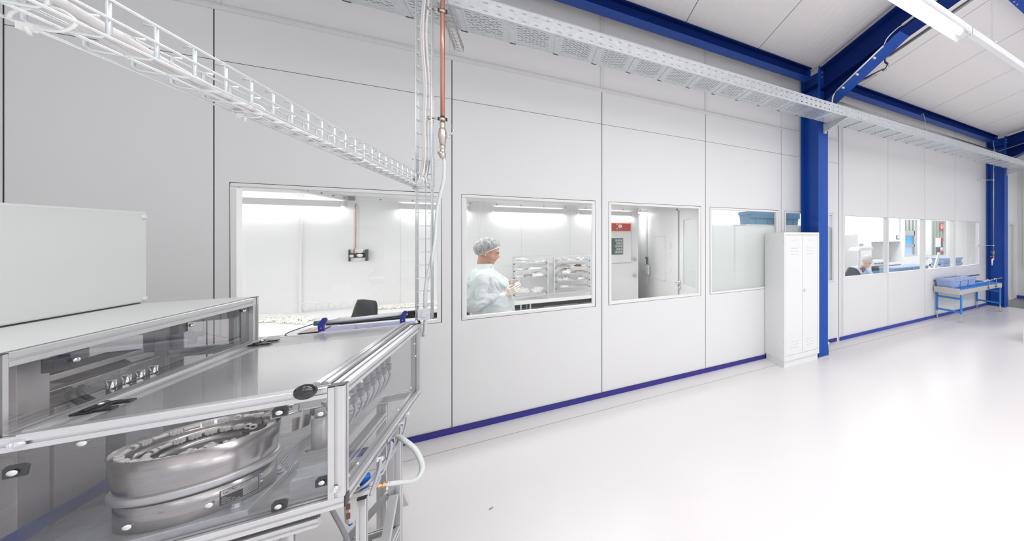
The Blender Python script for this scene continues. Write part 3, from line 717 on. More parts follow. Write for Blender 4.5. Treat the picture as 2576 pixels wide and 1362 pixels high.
b = MB(); b.tube([(9.12, -.36, 3.80), (9.19, -.34, 3.79), (9.21, -.30, 3.74), (9.21, -.27, 3.6), (9.21, -.25, 3.40), (9.21, -.25, 1.40)], .011, 8); b.build('pipe_run', M['pipe'], t)
b = MB()
for z in (1.52, 3.13): b.cyl((8.92, -.02, z), (9.21, -.25, z), .006, seg=6); b.cyl((9.21, -.25, z - .014), (9.21, -.25, z + .014), .018, seg=10); b.cyl((8.91, -.013, z), (8.93, -.03, z), .02, seg=8)
b.build('wall_standoff', M['zinc'], t)
b = MB(); b.cyl((9.21, -.25, 1.395), (9.21, -.25, 1.28), .024, seg=8); b.tube([(9.21, -.25, 1.28), (9.21, -.255, 1.22), (9.17, -.26, 1.19)], .012, 8, sm=4); b.build('brass_tee', M['brass'], t)
b = MB(); b.tube([(9.17, -.26, 1.36), (9.06, -.27, 1.365), (9.02, -.27, 1.37)], .012, 6); b.build('green_lever', M['green'], t, label='green valve lever')
b = MB(); b.tube([(9.15, -.26, 1.235), (9.06, -.27, 1.255), (9.00, -.27, 1.25)], .011, 6); b.build('red_lever', M['redp'], t, label='red tap lever')
b = MB(); b.cyl((9.17, -.26, 1.19), (9.12, -.26, 1.17), .024, seg=10); b.cyl((9.12, -.26, 1.19), (9.11, -.26, 1.04), .018, .014, seg=10); b.build('tap_spout', M['white'], t)
b = MB(); b.tube([(9.2, -.56, 3.60), (9.2, -.95, 3.66), (9.2, -5.0, 4.30)], .011, 8); 
b.build('thin_copper_pipe', M['copper'], None, org=(9.25, -2.6, 3.8), label='thin copper pipe rising under the far rafter', cat='pipe')
b = MB(); b.tube([(9.15, -.38, 3.80), (9.16, -2.5, 4.13), (9.16, -5.0, 4.5)], .013, 8)
b.build('thin_steel_pipe', M['pipe'], None, org=(9.16, -2.5, 4.0), label='thin steel pipe rising beside the far rafter', cat='pipe')
# white cable duct clipped to the haunch of the near rafter
t = thing('cable_conduit', 'white cable conduit clipped along the near rafter haunch', 'conduit', (3.35, -1.3, 3.85))
hz = lambda y: 3.60 + (y + .475) * (4.062 - 3.60) / (-1.355)
b = MB(); b.tube([(3.352, -.83, hz(-.83)), (3.352, -1.60, hz(-1.60))], .012, 6); b.tube([(3.352, -1.86, 4.105), (3.352, -3.6, 4.105 + .155 * 1.74)], .014, 6); b.build('conduit_pipe', M['white'], t)
b = MB()
for y in (-.92, -1.17, -1.45): b.box(3.355, 3.392, y - .01, y + .01, hz(y) - .03, hz(y) - .012)
b.build('conduit_clip', M['white'], t)
b = MB()
for d in (0, .012): b.tube([(3.345 + d, -.74, 3.50), (3.345 + d, -.735, 3.60), (3.348 + d, -.75, 3.67), (3.352, -.80, hz(-.80) - .002), (3.352, -.83, hz(-.83))], .005, 6, sm=4); b.tube([(3.352, -1.60, hz(-1.6)), (3.352, -1.66 - d, hz(-1.66) + .05), (3.352, -1.78, 4.095), (3.352, -1.86, 4.105)], .005, 6, sm=4)
b.build('free_cable', M['white'], t)

# ================================================================== lighting trunking and luminaires
LY = -2.735
t = thing('light_track', 'long white lighting trunking hung on a chain below the roof', 'light track', (5, LY, 3.5))
b = MB(); b.prism([(LY - .03, 3.505), (LY + .03, 3.505), (LY + .03, 3.56), (LY - .03, 3.56)], 'x', -4.5, 11.0); b.build('trunking', M['lampwhite'], t, bevel=.004)
b = MB(); b.box(3.085, 3.09, LY - .032, LY + .032, 3.503, 3.562); b.build('joint', M['lockline'], t)
def luminaire(xa, xb, y, z, label, grp, power, up=0):
    t = thing('fluorescent_luminaire', label, 'lamp', ((xa + xb) / 2, y, z), grp)
    b = MB(); b.prism([(y - .072, z - .055), (y - .045, z - .008), (y - .03, z), (y + .03, z), (y + .045, z - .008), (y + .072, z - .055), (y + .069, z - .055), (y + .042, z - .011), (y - .042, z - .011), (y - .069, z - .055)], 'x', xa, xb)
    b.build('reflector', M['lampwhite'], t)
    b = MB(); b.cyl((xa + .03, y, z - .032), (xb - .09, y, z - .032), .016, seg=12); b.build('tube', M['glow'], t)
    b = MB(); b.box(xb - .085, xb, y - .03, y + .03, z - .035, z - .012); b.cyl((xb - .09, y, z - .032), (xb - .06, y, z - .032), .02, seg=12); b.build('end_socket', M['white'], t)
    area('tube_light', ((xa + xb) / 2, y, z - .058), xb - xa - .1, .12, power, parent=t)
    if up: area('roof_fill', ((xa + xb) / 2, y, z + .03), xb - xa - .1, .12, up, rot=(PI, 0, 0), parent=t)  # upward light added to brighten the roof panels
    return t
PW = 40
luminaire(1.54, 3.02, LY, 3.50, 'lit fluorescent luminaire on the lighting trunking, its end in view', 'fluorescent luminaires', PW, up=10)
for k, x in enumerate((-1.55, 0.0)):
    luminaire(x, x + 1.48, LY, 3.50, 'lit fluorescent luminaire further left on the same trunking, outside the frame', 'fluorescent luminaires outside the frame', PW * (.35, .9)[k], up=10)
for y, z in ((-6.2, 3.9), (-9.6, 4.4)):
    for x in (-2.6, -0.2, 2.2, 4.6, 7.0, 9.4):
        luminaire(x, x + 1.48, y, z, 'lit fluorescent luminaire over the hall behind the camera', 'fluorescent luminaires behind the camera', PW * (0.3 if x < 0 else 1.3), up=(60 if x < 0 else 170))
t = thing('suspension_chain', 'steel suspension chain holding the lighting trunking', 'chain', (3.52, LY, 3.6))
b = MB(); z = 3.60; k = 0
while z < 4.60:
    a = (1, 0) if k % 2 else (0, 1)
    pts = []
    for i in range(9):
        tt = 2 * PI * i / 8; u = math.cos(tt) * .007; pts.append((3.52 + u * a[0], LY + u * a[1], z + math.sin(tt) * .014))
    b.tube(pts, .0024, 5, caps=False); z += .0215; k += 1
b.build('chain_links', M['zinc'], t)
b = MB(); b.box(3.505, 3.535, LY - .034, LY + .034, 3.56, 3.575); b.tube([(3.52, LY, 3.575), (3.53, LY, 3.60), (3.545, LY, 3.61)], .004, 6); b.build('hook', M['zinc'], t)
# ================================================================== clean room luminaires
def wall_lamp(xa, xb, label, p):
    t = thing('wall_luminaire', label, 'lamp', ((xa + xb) / 2, BY - .05, 2.12), 'wall luminaires in the clean room')
    b = MB(); b.box(xa, xb, BY - .085, BY - .078, 2.088, 2.158); b.build('front_screen', M['trimgrey'], t)
    b = MB(); b.cyl((xa - .012, BY - .045, 2.115), (xb + .012, BY - .045, 2.115), .016, seg=12); b.build('tube', M['glow2'], t)
    b = MB(); b.box(xa - .02, xa, BY - .08, BY - .001, 2.10, 2.16); b.box(xb, xb + .02, BY - .08, BY - .001, 2.10, 2.16); b.build('end_cap_pair', M['white'], t)
    area('tube_light', ((xa + xb) / 2, BY - .046, 2.085), xb - xa, .06, p, parent=t)
CP = 4.5
wall_lamp(-2.95, -1.755, 'lit wall luminaire over the left counter corner', CP)
wall_lamp(-1.30, -0.68, 'lit wall luminaire behind the wire riser', CP * .6)
wall_lamp(-0.40, 0.40, 'lit wall luminaire above the bag rack', CP)
wall_lamp(0.62, 1.38, 'lit wall luminaire above the red gauge panel', CP)
def fill_light(x, y, z, sx, sy, p, label):  # unseen ceiling lights added to brighten the rooms behind the glass
    t = thing('ceiling_fill', label, 'lamp', (x, y, z), 'fill lights added behind the window wall')
    b = MB(); b.box(x - sx / 2 - .02, x + sx / 2 + .02, y - sy / 2 - .02, y + sy / 2 + .02, z - .03, z); b.build('housing', M['white'], t)
    b = MB(); b.box(x - sx / 2, x + sx / 2, y - sy / 2, y + sy / 2, z - .035, z - .030); b.build('diffuser', M['glow2'], t)
    area('fill_light', (x, y, z - .04), sx, sy, p, parent=t)
for k, x in enumerate((-2.4, -1.0, 0.6)): fill_light(x, 0.55, 2.219, 1.1, .25, (15, 14, 26)[k], 'added fill light of the clean room above window %s, seen only from inside' % ('one', 'two', 'two and three')[k])
fill_light(1.62, 2.75, 2.219, .2, .5, 4, 'small fill light added in the passage behind the clean room')
fill_light(3.0, 1.0, 2.499, 1.2, .4, 34, 'fill light added in the store room')
for k, x in enumerate((5.2, 7.2, 9.2, 11.2)): fill_light(x, 1.2, 2.699, 1.4, .5, 30, 'fill light added to the office ceiling, %s from the left' % ('first', 'second', 'third', 'fourth')[k])
fill_light(12.8, 3.4, 3.399, 2.5, .4, 120, 'fill light added in the next hall')
# ================================================================== feeder enclosure (aluminium profile machine in the foreground)
mc = thing('machine_enclosure', 'aluminium profile machine enclosure with smoked panels filling the lower left', 'machine', (-1.0, -1.7, 0.0))
MXR, MXL, MY0, MY1, MB0, MT = -0.549, -1.156, -2.284, -1.135, 0.76, 1.208
def bar(name, axis, cx, cy, a0, a1, s=0.04, parent=mc, m='alu', label=None):
    b = MB(); prof(b, axis, cx, cy, a0, a1, s); return b.build(name, M[m], parent, label=label)
h = .02
bar('post', 'z', MXR - h, MY0 + h, MB0 + .04, MT - .002)
bar('post', 'z', MXR - h, MY1 - h, MB0, MT)
bar('bottom_rail', 'x', MY0 + h, MB0 + h, -2.3, MXR - .001)
bar('bottom_rail', 'y', MXR - h, MB0 + h, MY0 + .04, MY1 - .04)
bar('bottom_rail', 'x', MY1 - h, MB0 + h, -2.3, MXR - .04)
bar('top_rail', 'x', MY0 + h, MT - .018, -2.3, MXR - .04)
bar('top_rail', 'y', MXR - h, MT - .019, MY0 + .04, MY1 - .04)
bar('top_rail', 'x', MY1 - h, MT - .02, -2.3, MXR - .04)
bar('hinge_rail', 'y', MXL + .001, MT - .018, MY0 + .04, MY1 - .04)
def cap(x, y, z, s=.04, axis='z'):
    b = MB()
    if axis == 'z': b.box(x - s / 2, x + s / 2, y - s / 2, y + s / 2, z, z + .003)
    else: b.box(x, x + .003, y - s / 2, y + s / 2, z - s / 2, z + s / 2)
    b.build('end_cap', M['black'], mc, bevel=.001, label='black plastic end cap')
cap(MXR - h, MY0 + h, MT - .001); cap(MXR - h, MY1 - h, MT); cap(MXR - .001, MY0 + h, MB0 + h, axis='x')
def pane(name, pts, m, label=None, parent=mc):
    b = MB(); b.add(pts, [(0, 1, 2, 3)]); return b.build(name, M[m], parent, label=label)
yp = MY0 + .022
pane('front_panel', [(-2.3, yp, MB0 + .038), (MXR - .038, yp, MB0 + .038), (MXR - .038, yp, MT - .036), (-2.3, yp, MT - .036)], 'smoke', 'smoked polycarbonate front panel')
pane('side_panel', [(MXR - .018, MY0 + .04, MB0 + .038), (MXR - .018, MY1 - .04, MB0 + .038), (MXR - .018, MY1 - .04, MT - .036), (MXR - .018, MY0 + .04, MT - .036)], 'poly', 'clear polycarbonate right side panel')
pane('back_panel', [(MXL + .01, MY1 - .02, MB0 + .038), (MXR - .04, MY1 - .02, MB0 + .038), (MXR - .04, MY1 - .02, MT - .04), (MXL + .01, MY1 - .02, MT - .04)], 'poly', 'clear polycarbonate rear panel')
b = MB()   # grey sheet back of the housing with three clear openings
yy0, yy1 = MY1 - .022, MY1 - .018
ops = [(-1.60, -1.471, 1.19, 1.29), (-1.365, -1.304, 1.10, 1.330), (-1.300, -1.238, 1.13, 1.332)]
xx = -2.3
for a0, a1, c0, c1 in ops:
    b.box(xx, a0, yy0, yy1, MB0 + .04, 1.395); b.box(a0, a1, yy0, yy1, MB0 + .04, c0); b.box(a0, a1, yy0, yy1, c1, 1.395); xx = a1
b.box(xx, MXL + .005, yy0, yy1, MB0 + .04, 1.395)
b.build('housing_back', M['plate'], mc)
b = MB(); b.box(-2.3, -.70, MY0 + .045, MY1 - .045, MB0 + .028, MB0 + .042); b.box(-.70, MXR - .045, MY0 + .045, -2.0, MB0 + .028, MB0 + .042); b.build('base_plate', M['plate'], mc)
# clamps and screws that hold the front panel
def clamp(x, z, ang=0, plate=True, y=None):
    y = yp if y is None else y
    if plate:
        b = MB(); b.prism([(x - .017, z - .016), (x + .014, z - .016), (x + .017, z + .012), (x + .010, z + .018), (x - .012, z + .018), (x - .017, z + .010)], 'y', y + .002, y + .012)
        c = b.build('panel_clamp', M['black'], mc, bevel=.001)
    b = MB(); b.lathe([(0, 0), (.0075, .0), (.0085, .002), (.0075, .0045), (.004, .005), (.0035, .003), (0, .003)], (x, y - .006, z), 14, axis='y'); b.cyl((x, y, z), (x, y + .014, z), .004, seg=8)
    b.build('screw', M['chrome'], mc)
for x, z, p in ((-.700, 1.143, 1), (-.609, 1.112, 0), (-.702, .818, 1), (-.607, .862, 1), (-1.044, 1.156, 0), (-1.140, 1.108, 1), (-.837, .884, 0), (-.976, .880, 0)): clamp(x, z, plate=p)
for x, z in ((-1.122, 1.190), (-.569, .835)):
    b = MB(); b.lathe([(0, -.002), (.006, -.002), (.0065, .001), (.011, .0005), (.0125, -.003), (.0125, -.006)], (x, MY0 + .0, z), 18, axis='y'); b.build('rail_screw', M['chrome'], mc)
for y, z in ((-2.19, .83), (-2.19, 1.13), (-2.06, 1.15), (-2.10, .83), (-1.30, .86), (-1.22, 1.10), (-1.20, 1.02), (-1.55, .83)):
    b = MB(); b.lathe([(0, .004), (.005, .004), (.006, 0), (.006, -.003)], (MXR - .016, y, z), 10, axis='x'); b.build('screw', M['chrome'], mc)
# lid
zl = MT + .002
pane('lid_panel', [(MXL + .025, MY0 + .03, zl), (-.640, MY0 + .03, zl), (-.640, MY1 - .015, zl), (MXL + .025, MY1 - .015, zl)], 'lidp', 'clear polycarbonate hinged lid')
b = MB()
for x, r in ((-.628, .011), (-.6055, .008)):
    b.cyl((x, MY0 + .045, zl + .002), (x, MY1 + .005, zl + .002), r, seg=14)
b.box(-.642, -.596, MY0 + .045, MY1 + .005, zl - .018, zl - .002); b.build('lid_rail', M['alu'], mc)
b = MB(); b.box(MXL + .022, MXL + .034, MY0 + .03, MY1, zl, zl + .006); b.build('lid_edge', M['alu'], mc)
b = MB(); b.box(MXL + .03, -.64, MY0 + .002, MY0 + .03, zl - .001, zl + .004); b.build('lid_edge', M['alu'], mc)
b = MB(); b.box(MXL + .03, -.64, MY1 - .017, MY1 - .013, zl - .001, zl + .003); b.build('lid_edge', M['white'], mc)
for y in (-2.115, -1.285):
    b = MB(); z = zl + .006
    b.box(-1.116, -1.080, y - .052, y + .052, z - .004, z + .003); b.cyl((-1.100, y - .040, z + .004), (-1.100, y + .04, z + .004), .006, seg=10); b.box(-1.080, -1.052, y - .046, y - .018, z - .004, z + .003); b.box(-1.080, -1.052, y + .018, y + .046, z - .004, z + .003)
    o = b.build('hinge', M['black'], mc, bevel=.002, label='black plastic lid hinge')
    b = MB(); b.lathe([(0, .003), (.004, .003), (.006, .001), (.006, -.002)], (-1.092, y, z + .011), 12); b.build('screw', M['chrome'], o)
b = MB(); b.ell((-.626, -2.320, 1.216), (.0265, .023, .0265), (0, .1, 0), 28, 18); b.cyl((-.626, -2.30, 1.21), (-.626, -2.27, 1.204), .007, seg=12)
b.build('lid_knob', M['blackgloss'], mc, label='glossy black ball knob')
# raised housing on the left
ZH = 1.433
bar('housing_rail', 'y', MXL - h, ZH - h, MY0 + .04, MY1 - .04)
bar('housing_rail', 'x', MY1 - h, ZH - h, -2.3, MXL - .04)
bar('housing_rail', 'x', MY0 + h, ZH - h, -2.3, MXL - .04)
bar('housing_post', 'z', MXL - h, MY1 - h, MT - .03, ZH); bar('housing_post', 'z', MXL - h, MY0 + h, MT, ZH - .002)
cap(MXL - h, MY1 - h, ZH); cap(MXL - h, MY0 + h, ZH - .002)
pane('housing_window', [(MXL - .02, MY0 + .04, MB0 + .04), (MXL - .02, MY1 - .04, MB0 + .04), (MXL - .02, MY1 - .04, ZH - .036), (MXL - .02, MY0 + .04, ZH - .036)], 'smoke', 'smoked polycarbonate window of the raised housing')
b = MB(); b.box(-2.3, MXL - .012, MY0 + .01, MY1 - .004, ZH + .0005, ZH + .004); b.build('housing_top', M['cab'], mc, bevel=.001, label='pale grey sheet top of the raised housing')
b = MB(); b.box(-1.50, -1.477, MY0, MY1 - .02, ZH + .004, ZH + .008); b.build('seal_strip', M['black'], mc)
for y, z in ((-1.22, 1.375), (-1.56, 1.372), (-2.04, 1.360)):
    b = MB(); b.box(MXL - .045, MXL - .026, y - .045, y + .008, z - .025, z + .018); c = b.build('panel_clamp', M['black'], mc, bevel=.002)
    b = MB(); b.ell((MXL - .014, y, z), (.007, .010, .008), seg=14, rings=8); b.build('screw', M['chrome'], c)
# machinery inside the housing
def inner(name, m, x0, x1, y0, y1, z0, z1, label=None, bevel=.002):
    b = MB(); b.box(x0, x1, y0, y1, z0, z1); return b.build(name, M[m], mc, bevel=bevel, label=label)
inner('grey_column', 'beige', -1.34, -1.24, -2.075, -1.985, .80, 1.39); inner('grey_column', 'beige', -1.36, -1.30, -2.22, -2.10, .80, 1.39)
inner('grey_column', 'plate', -1.43, -1.40, -1.185, -1.16, .80, 1.39); inner('grey_column', 'galv', -1.215, -1.20, -1.185, -1.16, .80, 1.39)
inner('drive_block', 'beige', -1.40, -1.24, -1.97, -1.80, .80, 1.20); inner('drive_block', 'plate', -1.42, -1.24, -1.72, -1.55, .80, 1.16)
inner('drive_block', 'plate', -1.60, -1.42, -2.20, -1.5, .80, 1.16); inner('back_wall', 'plate', -2.2, -2.18, -2.24, -1.17, .80, 1.39)
inner('slide_rail', 'steel', -1.30, -1.27, -1.98, -1.5, 1.22, 1.245); inner('slide_rail', 'steel', -1.34, -1.26, -1.95, -1.60, 1.28, 1.30)
b = MB(); b.lathe([(0, .06), (.04, .06), (.055, .03), (.06, 0), (0, 0)], (-1.34, -1.87, 1.30), 20); b.build('motor', M['black'], mc)
b = MB(); b.lathe([(0, .05), (.05, .05), (.075, .02), (.08, 0), (0, 0)], (-1.36, -1.60, 1.215), 20); b.build('motor', M['black'], mc)
for y in (-1.78, -1.72, -1.66, -1.60):
    b = MB(); b.cyl((-1.24, y, 1.16), (-1.24, y, 1.225), .010, seg=12); b.cyl((-1.24, y, 1.18), (-1.24, y, 1.19), .016, seg=8, smooth=False); b.box(-1.235, -1.215, y - .012, y + .012, 1.13, 1.16)
    b.build('valve_body', M['chrome'], mc)
for k, y in enumerate((-1.86, -1.83)):
    b = MB(); b.tube([(-1.23, y, 1.10), (-1.21, y - .05, 1.16), (-1.23, y - .08, 1.22), (-1.26, y - .02, 1.23)], .009, 8, sm=6); b.build('drive_hose', M['black'], mc)
b = MB(); b.box(-1.205, -1.198, -2.20, -1.19, .86, .90); b.build('inner_beam', M['blue'], mc, label='dark blue inner beam')
# plug strip seen through the right side panel
b = MB(); b.box(-.70, -.660, -1.90, -1.30, .985, 1.085); b.build('terminal_strip', M['white'], mc)
for k in range(7):
    y = -1.85 + k * .082
    b = MB(); b.box(-.660, -.640, y, y + .036, 1.035, 1.065); b.box(-.66, -.636, y + .006, y + .030, .995, 1.03)
    p = b.build('plug', M['alud'], mc, bevel=.002)
    b = MB(); b.tube([(-.645, y + .018, 1.0), (-.640, y + .018, .96), (-.66, y + .01, .90), (-.70, y - .02, .86), (-.76, y - .05, .85)], .005, 6, sm=5); b.build('plug_cable', M['hosegrey'], p)
for k in range(3):
    y = -2.10 + k * .075
    b = MB(); b.cyl((-.66, y, .93), (-.66, y, 1.05), .022, seg=14); b.cyl((-.66, y, 1.05), (-.66, y, 1.08), .014, seg=12); b.build('pneumatic_valve', M['plate'], mc)
# cable bundle and sliding arm near the front post
for k in range(6):
    b = MB(); dz = k * .008
    b.tube([(-.755 + .004 * k, -2.10, .90 - dz), (-.72, -2.07, .955 - dz), (-.675, -2.02, .985 - dz), (-.62, -1.99, 1.0 - dz)], .0032, 6, sm=6); b.build('air_tube', M['hosegrey'], mc)
b = MB(); b.box(-.74, -.62, -1.98, -1.965, 1.02, 1.05); b.box(-.70, -.63, -1.96, -1.90, 1.052, 1.062); b.cyl((-.665, -2.0, .93), (-.665, -2.0, 1.01), .018, seg=14); b.build('feed_arm', M['steel'], mc)
b = MB(); b.box(-.72, -.61, -2.14, -2.09, .802, .84); b.box(-.72, -.61, -2.09, -2.085, .802, .86); b.build('angle_bracket', M['galv'], mc)
# lower frame
zb = MB0
bar('leg', 'z', -.5725, -1.555, 0, zb, .045); bar('leg', 'z', -.594, -1.94, 0, .605, .03)
cap(-.594, -1.94, .605, .03)
bar('leg', 'z', -.72, -2.15, 0, zb, .03); bar('leg', 'z', -1.9, -2.19, 0, zb, .045); bar('leg', 'z', -1.9, -1.2, 0, zb, .045); bar('leg', 'z', -.70, -1.2, 0, zb)
bar('cross_rail', 'y', -.5725, .21, -2.24, -1.58, .04); bar('cross_rail', 'x', -1.555, .21, -1.9, -.60, .03); bar('cross_rail', 'x', -1.9, .18, -1.9, -.60, .04)
bar('cross_rail', 'x', -2.20, .697, -2.3, -.631, .034); bar('cross_rail', 'y', -.70, .70, -2.16, -1.22, .04)
def diag(p0, p1, s=.015):
    b = MB(); a, c = frame_of(Vector(p1) - Vector(p0)); p0, p1 = Vector(p0), Vector(p1)
    V = [p + a * u * s + c * v_ * s for p in (p0, p1) for u, v_ in ((-1, -1), (1, -1), (1, 1), (-1, 1))]
    b.add(V, [(0, 1, 2, 3), (4, 7, 6, 5), (0, 4, 5, 1), (1, 5, 6, 2), (2, 6, 7, 3), (3, 7, 4, 0)]); b.build('brace', M['alu'], mc)
diag((-.572, -1.59, .40), (-.572, -1.74, .23)); diag((-.572, -1.52, .40), (-.572, -1.38, .23)); diag((-.60, -1.555, .40), (-.74, -1.555, .23)); diag((-.60, -1.9, .14), (-.594, -1.6, .16)); diag((-.60, -1.96, .745), (-.74, -1.96, .60), .012)
for x in (-.66, -.74, -.82): diag((x, -1.88, .19), (x, -1.56, .19), .012)
inner('lower_panel', 'white', -1.85, -.74, -2.212, -2.208, .02, .665, 'white lower access panel', .0005)
inner('shelf_tray', 'galv', -.80, -.60, -1.86, -1.58, .145, .16)
# rear ledge with tinted acrylic sheets
b = MB(); b.box(-1.12, -.58, MY1 - .002, -.84, 1.188, 1.196); b.build('rear_ledge', M['white'], mc, bevel=.001)
pane('tinted_sheet', [(-1.015, -1.118, 1.199), (-.78, -1.118, 1.199), (-.66, -.93, 1.199), (-.985, -.88, 1.199)], 'lilac', 'lilac tinted acrylic sheet')
pane('tinted_sheet', [(-.86, -1.118, 1.201), (-.60, -1.118, 1.201), (-.60, -.99, 1.201), (-.82, -.98, 1.201)], 'bluesheet', 'blue tinted acrylic sheet')
b = MB(); b.box(-1.06, -.985, -1.045, -.885, 1.199, 1.203); c = b.build('sign_plate', M['black'], mc, bevel=.0005, label='black framed plate with orange marks')
b = MB(); b.box(-1.052, -.993, -1.036, -.894, 1.203, 1.2035)
for k in range(5): b.box(-1.040 + .003 * k, -1.004, -1.02 + .024 * k, -1.008 + .024 * k, 1.2035, 1.2038, mi=1)
b.build('sign_face', [M['beige'], M['orange']], c)
# compressed air service unit and hoses
fr = thing('air_service_unit', 'grey filter regulator with blue knob hanging at the machine corner', 'regulator', (-.60, -2.02, .60))
b = MB(); b.lathe([(0, .556), (.011, .557), (.015, .566), (.0165, .60), (.0175, .655), (.014, .664), (0, .664)], (-.605, -2.02, 0), 8, smooth=False); b.build('filter_bowl', M['beige'], fr)
for dz in (.583, .622):
    b = MB(); b.box(-.612, -.601, -2.0385, -2.036, dz, dz + .024); b.build('sight_slot', M['brown'], fr)
b = MB(); b.cyl((-.605, -2.02, .545), (-.605, -2.02, .557), .005, .008, seg=8); b.build('drain_plug', M['filterblue'], fr, label='blue drain plug')
b = MB(); b.box(-.628, -.566, -2.045, -1.99, .664, .684); b.box(-.585, -.565, -1.99, -1.95, .655, .682); b.build('filter_head', M['beige'], fr, bevel=.003)
b = MB(); b.lathe([(0, .742), (.014, .741), (.0165, .735), (.0165, .712), (.013, .702), (.013, .684), (0, .684)], (-.567, -2.015, 0), 18); b.build('pressure_knob', M['filterblue'], fr, label='blue pressure knob')
b = MB()
p0, p1 = Vector((-.566, -1.985, .668)), Vector((-.528, -1.93, .634))
p0 = Vector((-.562, -1.95, .645)); p1 = Vector((-.526, -1.93, .632)); d = p1 - p0
for a0, a1, r in ((-.25, .1, .006), (.1, .28, .009), (.28, .36, .006), (.36, .60, .011), (.60, .68, .009), (.68, 1.0, .012)): b.cyl(p0 + d * a0, p0 + d * a1, r, seg=8, smooth=False)
b.build('hose_coupling', M['brass'], fr, label='brass hose coupling')
b = MB(); e = p1 + d * .2; b.cyl(p1, e, .0125, seg=12); b.cyl(p1 + Vector((.004, 0, -.006)), p1 + Vector((.004, 0, -.030)), .005, seg=8); b.build('hose_clip', M['chrome'], fr)
b = MB(); b.tube([p1 - d * .1, (-.495, -1.90, .610), (-.459, -1.85, .574), (-.440, -1.82, .572), (-.431, -1.80, .603), (-.443, -1.79, .656), (-.467, -1.77, .700), (-.503, -1.74, .733), (-.530, -1.70, .742), (-.552, -1.68, .738)], .0105, 14, sm=8)
b.build('looped_hose', M['hose'], None, org=(-.46, -1.8, .62), label='thick clear braided hose looping out at the machine corner', cat='hose')
for k, (y0, off) in enumerate(((-1.50, 0), (-1.63, .006), (-1.80, .012), (-1.97, .018))):
    b = MB(); x = MXR + .006 + off * .6; b.tube([(x, y0, MB0 + .012), (x + .004, y0 - .03, MB0 - .02), (x + .006, y0 - .14, MB0 - .05 - off), (x, -2.02 + off * 2, .72 - off), (-.585, -2.05, .695)], .0055, 8, sm=6)
    b.build('air_hose', M['hosegrey'], mc, label='grey air hose clipped below the side panel')
    b = MB(); b.box(x - .01, x + .01, y0 - .006, y0 + .012, MB0 + .002, MB0 + .022); b.build('hose_clamp', M['chrome'], mc)
b = MB(); b.tube([(-.692, -1.9, .585), (-.676, -1.9, .53), (-.658, -1.9, .47), (-.643, -1.9, .40), (-.640, -1.88, .27), (-.66, -1.84, .14)], .0075, 10, sm=6)
b.build('drain_hose', M['hosegrey'], mc, label='grey hose below the frame')

# ================================================================== electrical cabinet on top of the housing
ec = thing('electrical_cabinet', 'pale grey steel cabinet standing on the machine housing at the left edge', 'cabinet', (-1.85, -1.6, ZH))
b = MB(); b.box(-2.2, -1.476, -2.2, -1.121, 1.441, 1.871); b.build('cabinet_body', M['cab'], ec, bevel=.008)
for z in (1.845, 1.458):
    b = MB(); b.lathe([(0, .008), (.008, .008), (.012, .004), (.012, 0)], (-1.476, -1.142, z), 18, axis='x'); b.build('cover_screw', M['cab'], ec)

# ================================================================== vibratory bowl feeder
BX, BYY = -.933, -2.062
bf = thing('bowl_feeder', 'stainless vibratory bowl feeder full of ivory fittings behind the smoked panel', 'bowl feeder', (BX, BYY, .8))
b = MB(); b.lathe([(0, .802), (.150, .802), (.150, .918), (0, .918)], (BX, BYY, 0), 64); b.build('drive_housing', M['steel'], bf)
b = MB(); b.lathe([(.150, .905), (.1515, .905), (.1515, .911), (.150, .911)], (BX, BYY, 0), 64); b.build('rubber_seal', M['black'], bf)
b = MB(); b.lathe([(.135, .912), (.158, .912), (.160, .917), (.160, .934), (.156, .938), (.14, .938)], (BX, BYY, 0), 64); b.build('clamp_ring', M['alu'], bf)
# bowl wall whose rim climbs, with spiral tracks
b = MB(); n = 72
SA = .55
def rim(t): return 1.060 - .014 * (t / (2 * PI))
V = []; F = []
for i in range(n + 1):
    t = 2 * PI * i / n; c, s = math.cos(t + SA), math.sin(t + SA)
    for r, z in ((.150, .936), (.160, rim(t)), (.1575, rim(t)), (.148, .94)): V.append((BX + r * c, BYY + r * s, z))
for i in range(n):
    for k in range(3): F.append((i * 4 + k, i * 4 + k + 1, (i + 1) * 4 + k + 1, (i + 1) * 4 + k))
b.add(V, F, True); b.build('bowl_wall', M['steel'], bf)
for (r0, r1, z0, rise, nm) in ((.118, .157, 1.042, -.020, 'upper_track'), (.076, .118, 1.020, -.020, 'lower_track')):
    b = MB(); V = []; F = []
    for i in range(n + 1):
        t = 2 * PI * i / n; c, s = math.cos(t + SA), math.sin(t + SA); z = z0 + rise * t / (2 * PI)
        V += [(BX + r0 * c, BYY + r0 * s, z - .018), (BX + r0 * c, BYY + r0 * s, z + .003), (BX + (r0 + .004) * c, BYY + (r0 + .004) * s, z), (BX + r1 * c, BYY + r1 * s, z - .004)]
    for i in range(n):
        for k in range(3): F.append((i * 4 + k, i * 4 + k + 1, (i + 1) * 4 + k + 1, (i + 1) * 4 + k))
    b.add(V, F, True); b.build(nm, M['steel'], bf)
b = MB(); b.lathe([(0, .985), (.05, .983), (.086, .978)], (BX, BYY, 0), 40); b.build('bowl_floor', M['plate'], bf)
